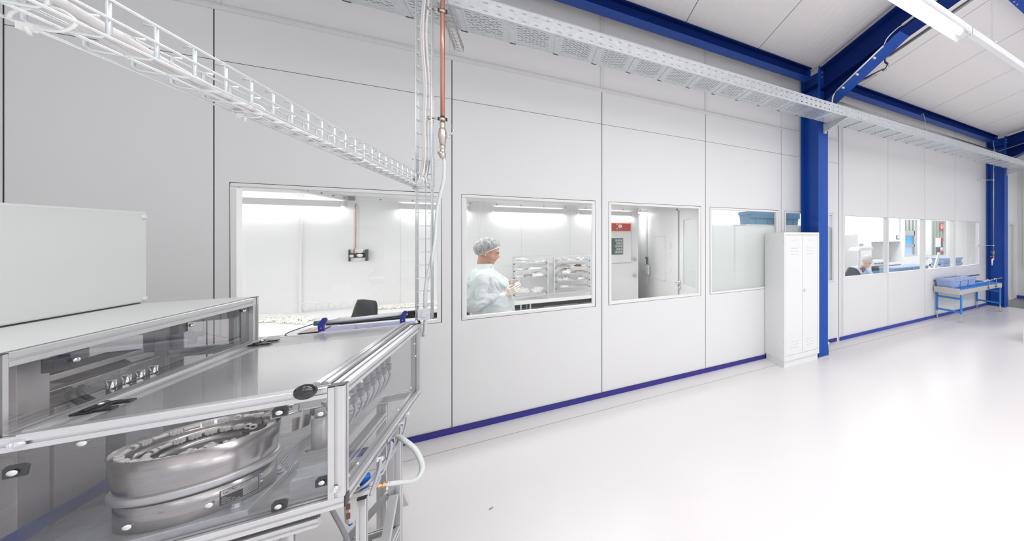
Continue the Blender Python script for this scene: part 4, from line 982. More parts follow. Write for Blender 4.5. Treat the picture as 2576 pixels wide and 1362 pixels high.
# outlet chute at the right
b = MB(); V = []; F = []
for i in range(13):
    t = -1.2 + 2.4 * i / 12; V += [(BX + .175 + .045 * math.cos(t), BYY + .045 + .045 * math.sin(t), 1.0), (BX + .175 + .052 * math.cos(t), BYY + .045 + .052 * math.sin(t), 1.05)]
for i in range(12): F.append((i * 2, i * 2 + 1, i * 2 + 3, i * 2 + 2))
b.add(V, F, True); b.box(BX + .12, BX + .20, BYY, BYY + .085, .998, 1.001); b.build('outlet_chute', M['steel'], bf)
b = MB(); b.cyl((BX + .11, BYY + .05, 1.075), (BX + .20, BYY + .09, 1.085), .004, seg=8); b.cyl((BX + .12, BYY + .03, 1.05), (BX + .20, BYY + .05, 1.06), .004, seg=8); b.box(BX + .12, BX + .135, BYY + .02, BYY + .05, 1.04, 1.07); b.cyl((BX + .185, BYY + .07, 1.05), (BX + .19, BYY + .07, 1.12), .0018, seg=6); b.cyl((BX + .16, BYY + .08, 1.06), (BX + .16, BYY + .08, 1.10), .008, seg=10)
b.build('sorting_guide', M['chrome'], bf)
b = MB(); b.prism([(-1.6, -2.232), (-.776, -2.232), (-.776, -1.90), (-1.6, -1.90)], 'z', .80, .822); b.build('mounting_plate', M['galv'], bf, bevel=.002)
for x, y in ((-.815, -2.19), (-.80, -1.98)):
    b = MB(); b.cyl((x, y, .822), (x, y, .826), .013, seg=16); b.cyl((x, y, .826), (x, y, .837), .009, seg=6, smooth=False); b.build('bolt', M['zinc'], bf)
for z in (.86, .885):
    b = MB(); t = -.35; b.ell((BX + .151 * math.cos(t), BYY + .151 * math.sin(t), z), (.004, .006, .004), seg=10, rings=6); b.build('screw', M['chrome'], bf)
# rating plate wrapped round the drum
def on_drum(u, v_, r=.1508): # u along circumference (metres, 0 = left edge), v up
    t = -.98 + u / .15
    return (BX + r * math.cos(t), BYY + r * math.sin(t), .838 + v_)
PLW, PLH = .086, .050
def drum_patch(u0, u1, v0, v1, r, nseg=10, mi=0, mb=None):
    V = []; F = []
    for i in range(nseg + 1):
        u = u0 + (u1 - u0) * i / nseg; V += [on_drum(u, v0, r), on_drum(u, v1, r)]
    for i in range(nseg): F.append((i * 2, i * 2 + 2, i * 2 + 3, i * 2 + 1))
    mb.add(V, F, True, mi)
b = MB(); drum_patch(0, PLW, 0, PLH, .1507, mb=b)
rp = b.build('rating_plate', M['black'], bf, label='black and silver rating plate with german captions')
b = MB(); drum_patch(.002, PLW - .002, .030, PLH - .002, .1509, mb=b)
for k in range(5): drum_patch(.046, PLW - .002, .003 + k * .0055, .0072 + k * .0055, .1509, mb=b)
b.build('silver_fields', M['alu'], rp)
b = MB()
for txt, u, v_, sz, mi in (('Typ', .003, .0215, .0062, 1), ('Baujahr', .003, .0152, .0062, 1), ('Geräte-Nr.', .003, .0089, .0062, 1), ('Nennspannung', .003, .0028, .0062, 1), ('C E', .070, .044, .0085, 0), ('Ma', .006, .036, .009, 0), ('Ro', .024, .040, .009, 0)):
    V, F = text_geo(txt, sz)
    W = []
    for p in V: W.append(on_drum(u + p.x, v_ + p.y, .1511))
    b.add(W, F, False, mi)
V = [(.008, .033), (.021, .0455), (.034, .033)]
for (u0, v0), (u1, v1) in zip(V, V[1:]):
    b.add([on_drum(u0, v0, .1511), on_drum(u1, v1, .1511), on_drum(u1, v1 + .0012, .1511), on_drum(u0, v0 + .0012, .1511)], [(0, 1, 2, 3)], False, 0)
for k in range(3): drum_patch(.040, .066, .046 - .0045 * k, .0472 - .0045 * k, .15105, 4, 0, b)
b.build('plate_lettering', [M['black'], M['white']], rp)
# ivory fittings queued on the spiral tracks
def fitting_mesh(kind):
    b = MB()
    if kind == 0:   # ribbed tube lying down
        b.lathe([(.0035, -.013), (.0062, -.013), (.0062, -.006), (.0052, -.005), (.0052, .004), (.0062, .005), (.0062, .013), (.0035, .013), (.0035, -.013)], (0, 0, 0), 12, axis='x')
    elif kind == 1: # ring standing towards the viewer
        b.lathe([(.0045, -.004), (.0078, -.004), (.0084, 0), (.0078, .006), (.0045, .006), (.0045, -.004)], (0, 0, 0), 14, axis='y')
    else:
        b.box(-.010, .010, -.005, .005, -.005, .005); b.box(-.004, -.001, -.007, .007, -.0068, .0068); b.box(.003, .006, -.007, .007, -.0068, .0068)
    return b
protos = []
labs = ['ivory plastic tube fitting lying on the bowl feeder track', 'ivory plastic ring fitting standing on the bowl feeder track', 'ivory ribbed plastic fitting lying on the bowl feeder track']
grp = ['tube fittings in the bowl feeder', 'ring fittings in the bowl feeder', 'ribbed fittings in the bowl feeder']
for k in range(3):
    protos.append(fitting_mesh(k).build('plastic_fitting', M['fitting'], None, label=labs[k], cat='fitting', group=grp[k], org=(0, 0, 0)))
used = [False] * 3
def put(k, loc, rz, sc=1, rx=0, ry=0):
    if not used[k]: o = protos[k]; used[k] = True
    else: o = protos[k].copy(); C.objects.link(o)
    o.location = loc; o.rotation_euler = (rx, ry, rz); o.scale = (sc, sc, sc)
random.seed(3)
for r, z0, rise, cnt in ((.140, 1.049, -.020, 28), (.100, 1.026, -.020, 20)):
    for i in range(cnt):
        t = 2 * PI * i / cnt; k = random.choice((0, 0, 1, 2, 2)); a = t + SA
        put(k, (BX + r * math.cos(a), BYY + r * math.sin(a), z0 + rise * t / (2 * PI) + .004), a + PI / 2 if k != 1 else random.uniform(-.3, .3), 1.2)
for i in range(16):
    a = random.uniform(0, 6.28); r = random.uniform(.01, .07); put(random.choice((0, 1, 2)), (BX + r * math.cos(a), BYY + r * math.sin(a), .993 + random.uniform(0, .006)), random.uniform(0, 3))

# ================================================================== machine lamp on the rear ledge
ml = thing('machine_lamp', 'long tubular machine lamp in two blue brackets above the lid', 'lamp', (-.79, -1.03, 1.2))
yl = -1.05
b = MB(); b.cyl((-.975, yl, 1.253), (-.638, yl, 1.263), .0115, seg=18); b.build('lamp_tube', M['trimgrey'], ml)
b = MB(); b.box(-.955, -.64, yl - .004, yl + .004, 1.236, 1.243); b.build('mounting_strip', M['black'], ml)
for x in (-.968, -.645):
    b = MB(); b.prism([(x - .012, 1.206), (x + .010, 1.206), (x + .009, 1.24), (x + .020, 1.27), (x + .016, 1.282), (x + .004, 1.282), (x - .014, 1.246)], 'y', yl - .017, yl - .002); b.build('blue_bracket', M['violet'], ml, bevel=.0015, label='blue lamp bracket')
    b = MB(); b.cyl((x, yl - .020, 1.225), (x, yl - .016, 1.225), .003, seg=8); b.build('bracket_screw', M['chrome'], ml)
b = MB(); b.cyl((-.998, yl, 1.252), (-.972, yl, 1.253), .0135, seg=14); b.build('end_socket', M['slate'], ml)
b = MB(); b.box(-.625, -.585, yl - .012, yl + .012, 1.250, 1.278); b.build('end_socket', M['black'], ml, bevel=.003)
b = MB(); b.tube([(-.998, yl, 1.252), (-1.03, yl - .01, 1.240), (-1.075, yl - .02, 1.222), (-1.090, yl - .03, 1.208), (-1.070, yl - .05, 1.199)], .0028, 8, sm=6); b.build('lamp_cable', M['slate'], ml)
b = MB()
for k in range(3): b.tube([(-.60, yl, 1.262), (-.585, yl - .03, 1.268 - .008 * k), (-.570, yl - .07, 1.25 - .01 * k), (-.556, yl - .085, 1.205)], .004, 8, sm=6)
b.build('lamp_cable', M['black'], ml)
# ================================================================== clean room furniture
CT = .90
ct = thing('work_counter', 'long white worktop along the clean room back wall and left corner', 'worktop', (-.5, 1.8, 0))
b = MB(); b.box(-3.38, .90, 1.50, BY - .002, CT - .045, CT); b.build('worktop', M['white'], ct, bevel=.002)
b = MB(); b.box(-3.38, -1.62, .75, 1.50, CT - .045, CT); b.build('worktop', M['white'], ct, bevel=.002)
b = MB(); b.box(-1.62, .90, 1.53, 1.56, CT - .10, CT - .045); b.build('shadow_gap', M['black'], ct)
for x in (-.10, -.04, .0):
    b = MB(); b.box(x, x + .016, 1.505, 1.535, 0.0, CT - .045); b.build('leg', M['alu'] if x != -.04 else M['slate'], ct)
for x in (-3.3, .86):
    b = MB(); b.box(x, x + .03, 1.52, 1.55, 0, CT - .045); b.build('leg', M['alu'], ct)
cb = thing('low_cupboard', 'taupe low cupboard with a louvred door below the white worktop', 'cupboard', (.1, 1.8, 0))
b = MB(); b.box(-1.6, .88, 1.62, BY - .01, 0.0, CT - .05); b.build('cupboard_body', M['cupboard'], cb)
b = MB(); x0, x1, z0, z1 = .16, .56, .35, .80
b.box(x0, x1, 1.60, 1.62, z0, z1); b.box(x0 + .03, x1 - .03, 1.595, 1.60, z0 + .03, z1 - .03)
b.build('louvred_door', M['beige'], cb, bevel=.002)
b = MB()
for k in range(8): b.box(x0 + .035, x1 - .035, 1.592, 1.596, z0 + .04 + k * .045, z0 + .046 + k * .045)
b.build('louvres', M['cupboard'], cb)
# wire rack on the counter
rk = thing('storage_rack', 'aluminium bench rack with wire shelves on the white worktop', 'rack', (.27, 1.68, CT))
RX = [-.185, .195, .270, .705]; RY0, RY1 = 1.53, 1.83; RZ0, RZ1 = CT, 1.468
rack_posts = []
for x in RX:
    for y in (RY0, RY1):
        b = MB(); b.box(x, x + .016, y, y + .016, RZ0, RZ1); b.build('upright', M['alu'], rk, bevel=.001)
for y in (RY0, RY1):
    b = MB(); b.box(RX[0] + .001, RX[3] + .015, y + .001, y + .015, RZ1 + .0002, RZ1 + .014); b.build('top_beam', M['alu'], rk)
for y in (RY0, RY1):
    b = MB(); b.box(RX[0] + .016, RX[3], y + .002, y + .014, RZ0 + .055, RZ0 + .069); b.build('bottom_beam', M['alu'], rk)
shelfz = [1.415, 1.335, 1.248, 0.0]
SHL = []; 
for bay, (xa, xb) in enumerate(((RX[0] + .016, RX[1]), (RX[2] + .016, RX[3]))):
    zs = (1.400, 1.310, 1.218, 1.025 - .03) if bay == 0 else (1.415, 1.332, 1.242, 1.150, 1.060)
    zs = (1.395, 1.302, 1.208, .990) if bay == 0 else (1.405, 1.315, 1.222, 1.128, 1.030)
    for z in zs:
        b = MB()
        for k in range(9): y = RY0 + .01 + k * .035; b.tube([(xa, y, z), (xb, y, z)], .0018, 5)
        for k in range(26): x = xa + .004 + (xb - xa - .008) * k / 25; b.tube([(x, RY0 + .008, z + .002), (x, RY1, z + .002)], .0011, 4)
        b.build('wire_shelf', M['alu'], rk); SHL.append((bay, xa, xb, z))
        for x in (xa + .006, xb - .006):
            b = MB(); b.box(x - .007, x + .007, RY0 - .003, RY0 + .012, z - .014, z - .004); b.build('shelf_clip', M['black'], rk)
def lumpy(cx, cy, z, rx, ry, rz, m, label, seed, group=None, name='parts_bag'):
    random.seed(seed); b = MB(); seg, rings = 28, 12; V = []; F = []
    ph = [random.uniform(0, 6.28) for _ in range(8)]
    for j in range(rings + 1):
        a = PI / 2 * j / rings
        for i in range(seg):
            t = 2 * PI * i / seg
            k = 1 + .10 * math.sin(3 * t + ph[0]) + .07 * math.sin(5 * t + ph[1] + 2 * a) + random.uniform(-.05, .05)
            hgt = math.cos(a) ** .8 * (1 + .22 * math.sin(4 * t + ph[2]) * math.sin(a * 3 + ph[3]) + random.uniform(-.12, .12)) if j < rings else 0
            q = math.sin(a) ** .7 * k
            V.append((cx + rx * q * math.cos(t), cy + ry * q * math.sin(t), z + max(0.0, rz * hgt)))
    F = [(j * seg + i, (j + 1) * seg + i, (j + 1) * seg + (i + 1) % seg, j * seg + (i + 1) % seg) for j in range(rings) for i in range(seg)]
    b.add(V, F, True); b.add([V[rings * seg + i] for i in range(seg)], [list(range(seg))], False)
    return b.build(name, M[m], None, org=(cx, cy, z), label=label, cat='bag', group=group, fix=False)
G1 = 'bags of parts on the rack'
bags = [(-.085, 1.397, .085, .055, 'bagw', 'big white bag on the top shelf of the left rack bay'), (.090, 1.397, .055, .030, 'bag', 'flat bag of small parts at the right of the left bay top shelf'), (.150, 1.397, .035, .026, 'bagw', 'small white bag against the right post of the left bay top shelf'),
 (-.105, 1.304, .060, .030, 'bagw', 'white bag with dark contents on the second shelf of the left bay'), (.06, 1.304, .095, .034, 'bagw', 'long crumpled white bag on the second shelf of the left bay'),
 (-.11, 1.210, .055, .020, 'bagw', 'thin white bag on the third shelf of the left bay'), (-.02, 1.210, .045, .022, 'bagb', 'bag of brownish parts in the middle of the left bay third shelf'), (.09, 1.210, .080, .048, 'bagw', 'tall white bag on the third shelf of the left bay'),
 (-.085, .992, .080, .060, 'bag', 'clear bag of parts at the left of the left bay bottom shelf'), (.085, .992, .085, .062, 'bag', 'clear bag of parts at the right of the left bay bottom shelf'),
 (.365, 1.407, .070, .036, 'bag', 'bag of mixed parts at the left of the right bay top shelf'), (.455, 1.407, .035, .022, 'bagw', 'small bag in the middle of the right bay top shelf'), (.60, 1.407, .055, .036, 'bagw', 'white bag at the right of the right bay top shelf'),
 (.385, 1.317, .085, .028, 'bagb', 'long bag of brown parts on the second shelf of the right bay'), (.57, 1.317, .050, .022, 'brown', 'dark brown packed bundle on the second shelf of the right bay'), (.64, 1.317, .045, .022, 'bagw', 'small white bag at the right of the right bay second shelf'),
 (.42, 1.224, .085, .062, 'bag', 'tall speckled bag on the third shelf of the right bay'), (.59, 1.224, .085, .026, 'bagb', 'low bag on the third shelf of the right bay'),
 (.335, 1.130, .040, .038, 'bag', 'small speckled bag at the left of the right bay fourth shelf'), (.42, 1.130, .055, .044, 'bag', 'round speckled bag beside the post of the right bay fourth shelf'), (.60, 1.130, .055, .036, 'bag', 'speckled bag at the right of the right bay fourth shelf'),
 (.40, 1.032, .060, .024, 'bagw', 'single white bag on the bottom shelf of the right bay')]
for k, (x, z, rx, rz, m, lb) in enumerate(bags): lumpy(x, 1.66, z, rx, .085, rz, m, lb, 40 + k, G1)
# piles of ivory fittings on the worktop
pf = protos[0]
def pile(n, fn, label, group, seed, sc=2.0):
    random.seed(seed); first = None
    placed = []
    tries = 0
    while len(placed) < n and tries < n * 60:
        tries += 1; x, y = fn(random.random(), random.random())
        if any((x - a) ** 2 + (y - c) ** 2 < .0245 ** 2 for a, c in placed[-400:]): continue
        placed.append((x, y)); k = random.choice((0, 0, 2))
        o = protos[k].copy(); C.objects.link(o); o['label'] = label; o['group'] = group
        o.location = (x, y, CT + .0125); o.rotation_euler = (random.uniform(0, .0), 0, random.uniform(0, 3.14)); o.scale = (1.7, 1.7, 1.7)
def f_left(u, v_):
    t = u; x = -2.38 + .62 * t; y = 2.0 - .62 * t + (v_ - .5) * .34
    return x, min(y, BY - .05)
pile(135, f_left, 'ivory fitting in the heap on the left corner of the worktop', 'fittings heaped on the worktop corner', 5)
def f_right(u, v_): return -1.50 + .62 * u, 1.93 - .05 * u + (v_ - .5) * (.30 - .12 * abs(u - .5))
pile(150, f_right, 'ivory fitting in the heap behind the wire riser', 'fittings heaped on the worktop behind the riser', 6)
def f_small(u, v_): return -.60 + .16 * u, 1.78 + .12 * v_
pile(10, f_small, 'ivory fitting beside the standing woman on the worktop', 'fittings beside the standing woman', 8)
b = MB(); b.cyl((-.98, 1.80, CT), (-.98, 1.80, CT + .06), .045, seg=18); b.build('parts_pot', M['bagw'], None, org=(-.98, 1.8, CT), label='small white pot on the worktop behind the riser', cat='pot')
# regulator board on the wall
rg = thing('gas_regulator_board', 'small board with two gauges at the foot of a copper pipe', 'regulator', (-1.66, 2.05, 1.5))
ox = -1.632
b = MB(); b.box(ox - .066, ox + .066, 2.075, 2.098, 1.462, 1.592); b.build('back_board', M['white'], rg, bevel=.002)
b = MB(); b.box(ox - .062, ox + .062, 2.068, 2.075, 1.500, 1.552); b.build('dark_band', M['charcoal'], rg)
for s, wd in ((-1, .004), (1, .009)):
    b = MB(); b.box(ox + s * .066 - wd / 2, ox + s * .066 + wd / 2, 2.03, 2.098, 1.458, 1.596); b.build('side_plate', M['charcoal'], rg, bevel=.002)
b = MB(); b.cyl((ox + .02, 2.07, 1.578), (ox + .02, 2.04, 1.578), .024, seg=24); b.cyl((ox + .02, 2.04, 1.578), (ox + .02, 2.038, 1.578), .020, seg=24, mi=1); b.box(ox + .016, ox + .030, 2.036, 2.038, 1.577, 1.580, mi=2); g = b.build('gauge', [M['alu'], M['white'], M['black']], rg)
b = MB(); b.cyl((ox - .050, 2.07, 1.520), (ox - .050, 2.045, 1.520), .017, seg=20); b.cyl((ox - .050, 2.045, 1.520), (ox - .050, 2.04, 1.520), .006, seg=12); b.build('gauge', M['white'], rg)
b = MB(); b.ell((ox + .018, 2.04, 1.525), (.026, .030, .020), seg=20, rings=12); b.build('regulator_bell', M['white'], rg); b = MB(); b.ell((ox - .004, 2.012, 1.518), (.010, .012, .006), seg=12, rings=8); b.build('bell_opening', M['black'], rg)
b = MB(); b.tube([(ox - .036, 2.07, 1.54), (ox - .036, 2.075, 1.60), (ox - .028, 2.08, 1.63), (ox - .028, 2.08, 2.10), (ox - .024, 2.085, 2.135)], .004, 8); b.build('copper_line', M['copper'], rg)
b = MB(); b.box(ox - .046, ox - .012, 2.085, 2.098, 1.62, 2.11); b.build('pipe_channel', M['white'], rg)
b = MB(); b.box(-1.70, -1.652, BY - .075, BY - .061, CZ - .052, CZ - .008); b.build('ceiling_clip', M['lockline'], None, org=(-1.68, BY - .07, CZ - .03), label='small grey square clip at the ceiling strip corner above the regulator', cat='clip')
# reflected image of a spiral air hose, modelled as a white coil
b = MB(); pts = []
for i in range(80):
    t = i / 79; a = t * 12 * PI; pts.append((-2.05 + .55 * t + .045 * math.sin(a), 2.02 - .03 * math.cos(a), .97 + .045 * math.cos(a) + .10 * max(0, t - .75)))
b.tube(pts, .004, 6); b.tube([pts[-1], (-1.45, 2.03, 1.15), (-1.55, 2.05, 1.25), (-1.48, 2.05, 1.38), (ox + .05, 2.05, 1.47)], .004, 6, sm=6)
b.build('hose_reflection', M['white'], None, org=(-1.8, 2.0, 1.0), label='white coil standing for the reflection of a hose below the regulator', cat='hose')
# chair at the counter
ch = thing('office_chair', 'black office chair at the clean room worktop', 'chair', (-1.42, 1.02, 0))
b = MB(); V = []; F = []; n, m = 12, 10
for j in range(m + 1):
    v_ = j / m; z = .72 + .40 * v_; hw = .175 * (1 - .42 * v_ ** 3) * (1 if v_ < .93 else .86)
    for i in range(n + 1):
        u = -1 + 2 * i / n; V.append((u * hw, .05 * u * u + .06 * v_, z - .02 * u * u * v_))
base = len(V); V += [(x, y + .035, z) for x, y, z in V]
F = [(j * (n + 1) + i, j * (n + 1) + i + 1, (j + 1) * (n + 1) + i + 1, (j + 1) * (n + 1) + i) for j in range(m) for i in range(n)]
F += [tuple(base + k for k in f[::-1]) for f in F]
edge = [i for i in range(n + 1)] + [(j) * (n + 1) + n for j in range(1, m + 1)] + [m * (n + 1) + i for i in range(n - 1, -1, -1)] + [j * (n + 1) for j in range(m - 1, 0, -1)]
F += [(edge[k], edge[(k + 1) % len(edge)], base + edge[(k + 1) % len(edge)], base + edge[k]) for k in range(len(edge))]
Rz = Matrix.Rotation(-.9, 3, 'Z'); V = [Rz @ Vector(v) + Vector((-1.42, 1.02, 0)) for v in V]
b.add(V, F, True); b.build('backrest', M['chair'], ch)
b = MB(); b.ell((-1.26, 1.16, .50), (.23, .23, .045), seg=24, rings=8); b.build('seat', M['chair'], ch)
b = MB(); b.cyl((-1.26, 1.16, .12), (-1.26, 1.16, .47), .025); b.tube([(-1.30, 1.12, .46), (-1.44, 1.0, .50), (-1.44, 1.01, .75)], .014, 8, sm=4); b.build('column', M['black'], ch)
for k in range(5):
    a = k * 1.2566; e = (-1.26 + .28 * math.cos(a), 1.16 + .28 * math.sin(a), .07)
    b = MB(); b.tube([(-1.26, 1.16, .12), e], .016, 8); l = b.build('base_arm', M['black'], ch)
    b = MB(); b.cyl((e[0] - .012, e[1], .028), (e[0] + .012, e[1], .028), .028, seg=12); b.cyl((e[0], e[1], .03), (e[0], e[1], .08), .008, seg=8); b.build('castor', M['black'], l)
# gauge panel and hatch seen through window 3
gp = thing('red_gauge_panel', 'red manometer panel over the grey viewing hatch on the back wall', 'gauge panel', (1.2, 2.08, 1.9))
b = MB(); b.box(.92, 1.366, 2.03, 2.062, 1.838, 1.965); b.build('panel_face', M['red'], gp, bevel=.006)
b = MB(); b.cyl((1.20, 2.03, 1.915), (1.20, 2.012, 1.915), .030, seg=24, mi=0); b.cyl((1.20, 2.012, 1.915), (1.20, 2.010, 1.915), .025, seg=24, mi=1); b.box(1.19, 1.21, 2.008, 2.010, 1.913, 1.917, mi=2); b.build('gauge', [M['alu'], M['white'], M['black']], gp)
for x, z in ((1.155, 1.945), (1.155, 1.872), (1.262, 1.915), (1.32, 1.915)):
    b = MB(); b.cyl((x, 2.03, z), (x, 2.020, z), .010 if x < 1.2 else .018, seg=12); b.build('knob', M['nickel'] if x < 1.2 else M['red'], gp)
oh = thing('autoclave_door', 'white door with a dark square porthole under the red gauge panel', 'oven', (1.15, 2.08, 1.6))
b = MB(); b.box(.90, 1.38, 2.062, 2.098, 1.312, 2.002); b.build('door_frame', M['white'], oh, bevel=.006)
b = MB(); b.box(.95, 1.253, 2.052, 2.062, 1.448, 1.716); b.build('porthole', M['darkglass'], oh, bevel=.006)
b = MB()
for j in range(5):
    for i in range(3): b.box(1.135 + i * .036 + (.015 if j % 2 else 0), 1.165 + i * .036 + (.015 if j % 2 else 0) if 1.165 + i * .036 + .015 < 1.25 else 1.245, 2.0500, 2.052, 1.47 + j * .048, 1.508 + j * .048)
b.build('brick_reflection_tiles', M['factory'], oh, label='grey tiles imitating brickwork reflected in the porthole')  # tiles laid on the glass imitate a mirrored brick wall
for z in (1.365, 1.085):
    b = MB(); b.lathe([(0, -.055), (.018, -.052), (.024, -.03), (.015, -.012), (.018, 0)], (1.436, 2.10, z), 14, axis='y'); b.build('door_latch', M['nickel'], None, org=(1.436, 2.09, z), label='round nickel latch on the back wall, %s' % ('level with the porthole bottom' if z > 1.2 else 'below the other latch'), cat='latch')
# things on the partition wall
hp = thing('wall_hatch', 'pale glazed hatch panel on the partition behind window three', 'hatch', (1.74, 2.75, 1.6))
b = MB(); b.box(1.745, 1.758, 2.52, 3.0, 1.06, 2.16); b.build('frame', M['trimgrey'], hp); b = MB(); b.box(1.742, 1.745, 2.56, 2.96, 1.10, 2.12); b.build('panel', M['wall'], hp)
for z in (1.61, 1.45, 1.24):
    b = MB(); b.box(1.745, 1.758, 1.16, 1.21, z - .045, z + .045); b.build('wall_switch', M['white'], None, org=(1.75, 1.18, z), label='white switch plate beside the partition door, %s of three' % {1.61: 'top', 1.45: 'middle', 1.24: 'bottom'}[z], cat='switch', group='switch plates by the partition door', bevel=.003)
b = MB(); b.box(1.752, 1.7585, 1.45, 2.16, 1.745, 1.752); b.box(1.752, 1.7585, 1.45, 1.455, 1.03, 1.75); b.box(1.752, 1.7585, 1.45, 2.16, 1.03, 1.037)
b.build('access_panel', M['trimgrey'], None, org=(1.755, 1.8, 1.4), label='fine outline of an access panel in the partition wall', cat='panel')
tb = thing('wall_data_logger', 'small grey instrument with a dangling cable on the partition', 'instrument', (1.74, 2.5, 1.2))
b = MB(); b.box(1.728, 1.745, 2.475, 2.56, 1.20, 1.37); b.build('display', M['slate'], tb, bevel=.012); b = MB(); b.box(1.725, 1.73, 2.50, 2.54, 1.23, 1.33); b.build('screen', M['white'], tb)
b = MB(); b.box(1.715, 1.745, 2.31, 2.46, 1.06, 1.23); b.build('box', M['white'], tb, bevel=.004)
b = MB(); b.tube([(1.73, 2.35, 1.06), (1.72, 2.36, .96), (1.72, 2.45, .88), (1.73, 2.6, .90), (1.73, 2.55, 1.0), (1.73, 2.42, 1.07)], .004, 6, sm=6); b.build('cable', M['cable'], tb)
# ================================================================== blue boxes on the shelf in the store room
sh = thing('wall_shelf', 'white shelf carrying the blue boxes behind windows four and five', 'shelf', (3.2, .36, 1.9))
b = MB(); b.box(2.52, 4.1, .18, .60, 1.905, 1.925); b.build('board', M['white'], sh, bevel=.002)
for x in (2.53, 4.07):
    b = MB(); b.box(x, x + .02, .56, .58, 0, 1.905); b.build('upright', M['alu'], sh)
def crate(name, x0, x1, y0, y1, z, hh, m, label, grp, cat='box', lip=.02):
    t = thing(name, label, cat, ((x0 + x1) / 2, (y0 + y1) / 2, z), grp); tp = .02
    b = MB(); cx_, cy_ = (x0 + x1) / 2, (y0 + y1) / 2
    V = [(x0 + tp, y0 + tp, z), (x1 - tp, y0 + tp, z), (x1 - tp, y1 - tp, z), (x0 + tp, y1 - tp, z), (x0 + .008, y0 + .008, z + hh - lip), (x1 - .008, y0 + .008, z + hh - lip), (x1 - .008, y1 - .008, z + hh - lip), (x0 + .008, y1 - .008, z + hh - lip)]
    b.add(V, [(0, 3, 2, 1), (0, 1, 5, 4), (1, 2, 6, 5), (2, 3, 7, 6), (3, 0, 4, 7), (4, 5, 6, 7)])
    for xx in (x0 + (x1 - x0) * .25, x0 + (x1 - x0) * .72): b.box(xx, xx + .008, y0 + .004, y0 + .02, z + .02, z + hh - lip)
    b.build('box_body', M[m], t, bevel=.003)
    b = MB(); b.box(x0 - .006, x1 + .006, y0 - .006, y1 + .006, z + hh - lip, z + hh)
    b.build('lid', M[m], t, bevel=.004)
    b = MB(); b.box(x0 - .004, x1 + .004, y0 - .008, y0 - .005, z + hh - lip * 1.9, z + hh - lip * .9); b.build('lid_rim', M[m], t, bevel=.001)
    return t
crate('storage_box', 2.595, 3.035, .21, .55, 1.925, .195, 'crate2', 'blue lidded storage box on the shelf behind window four', 'blue boxes on the store room shelf', lip=.05)
crate('storage_box', 3.10, 3.52, .21, .55, 1.925, .195, 'crate2', 'blue lidded storage box on the shelf behind window five', 'blue boxes on the store room shelf', lip=.05)
# ================================================================== office behind windows 6-9
dk = thing('office_desk', 'white desk under the office windows', 'desk', (6.6, .8, 0))
b = MB(); b.box(5.0, 9.6, .52, 1.30, .76, .79); b.build('desk_top', M['white'], dk, bevel=.002)
for x in (5.05, 7.2, 9.5):
    for y in (.56, 1.24):
        b = MB(); b.box(x, x + .04, y, y + .04, 0, .76); b.build('leg', M['alu'], dk)
for k, (x, z) in enumerate(((6.45, .79), (7.12, .79))):
    t = thing('storage_box', 'blue fluted storage box on the office desk, %s one' % ('left' if k == 0 else 'right'), 'box', (x + .3, .80, z), 'blue boxes on the office desk')
    b = MB()
    for i in range(14): xx = x + .005 + i * .0455; b.box(xx, xx + .028, .595, .605, z, z + .235)
    b.box(x, x + .64, .60, 1.0, z, z + .235); b.build('box_body', M['crate2'], t, bevel=.002)
    b = MB(); b.box(x - .008, x + .648, .588, 1.01, z + .235, z + .262); b.build('lid', M['crate'], t, bevel=.003)
for k, (x, y) in enumerate(((8.50, .62), (8.98, .62))):
    for j in range(3):
        crate('storage_box', x, x + .42, y, y + .36, .79 + j * .135, .13, 'crate', ('blue folding box at the office window, %s from bottom in the %s stack' % (('first', 'second', 'third')[j], ('left', 'right')[k])), 'stacked boxes on the office desk', lip=.03)
oc = thing('office_chair', 'teal grey office chair back at the left office window', 'chair', (4.86, .42, 0))
b = MB(); V = []; F = []; n, m = 12, 8
for j in range(m + 1):
    v_ = j / m; z = .82 + .35 * v_; hw = .22 * (1 - .55 * max(0, v_ - .55) ** 1.6 * 3)
    for i in range(n + 1):
        u = -1 + 2 * i / n; V.append((4.86 + u * hw, .40 - .05 * u * u, z - .05 * u * u * v_))
base = len(V); V += [(x, y - .05, z) for x, y, z in V]
F = [(j * (n + 1) + i, j * (n + 1) + i + 1, (j + 1) * (n + 1) + i + 1, (j + 1) * (n + 1) + i) for j in range(m) for i in range(n)]
F += [tuple(base + k for k in f[::-1]) for f in F]
edge = [i for i in range(n + 1)] + [(j) * (n + 1) + n for j in range(1, m + 1)] + [m * (n + 1) + i for i in range(n - 1, -1, -1)] + [j * (n + 1) for j in range(m - 1, 0, -1)]
F += [(edge[k], edge[(k + 1) % len(edge)], base + edge[(k + 1) % len(edge)], base + edge[k]) for k in range(len(edge))]
b.add(V, F, True); b.build('backrest', M['chair2'], oc)
b = MB(); b.ell((4.86, .66, .50), (.24, .24, .05), seg=20, rings=8); b.build('seat', M['chair2'], oc)
b = MB(); b.cyl((4.86, .62, .05), (4.86, .62, .48), .03); b.tube([(4.86, .55, .48), (4.86, .36, .52), (4.86, .36, .85)], .02, 8); b.cyl((4.86, .62, 0), (4.86, .62, .06), .26, .04, seg=5, smooth=False); b.build('column', M['black'], oc)
st = thing('waste_bin_stand', 'grey bin with a liner by the left office wall', 'bin', (4.9, 1.6, 0))
b = MB(); b.cyl((4.9, 1.6, 0), (4.9, 1.6, 1.02), .17, .21, seg=24); b.build('bin_body', M['beige'], st); b = MB(); b.lathe([(.21, 1.02), (.25, 1.08), (.235, 1.11), (.2, 1.09)], (4.9, 1.6, 0), 24); b.build('liner_rim', M['bagw'], st)
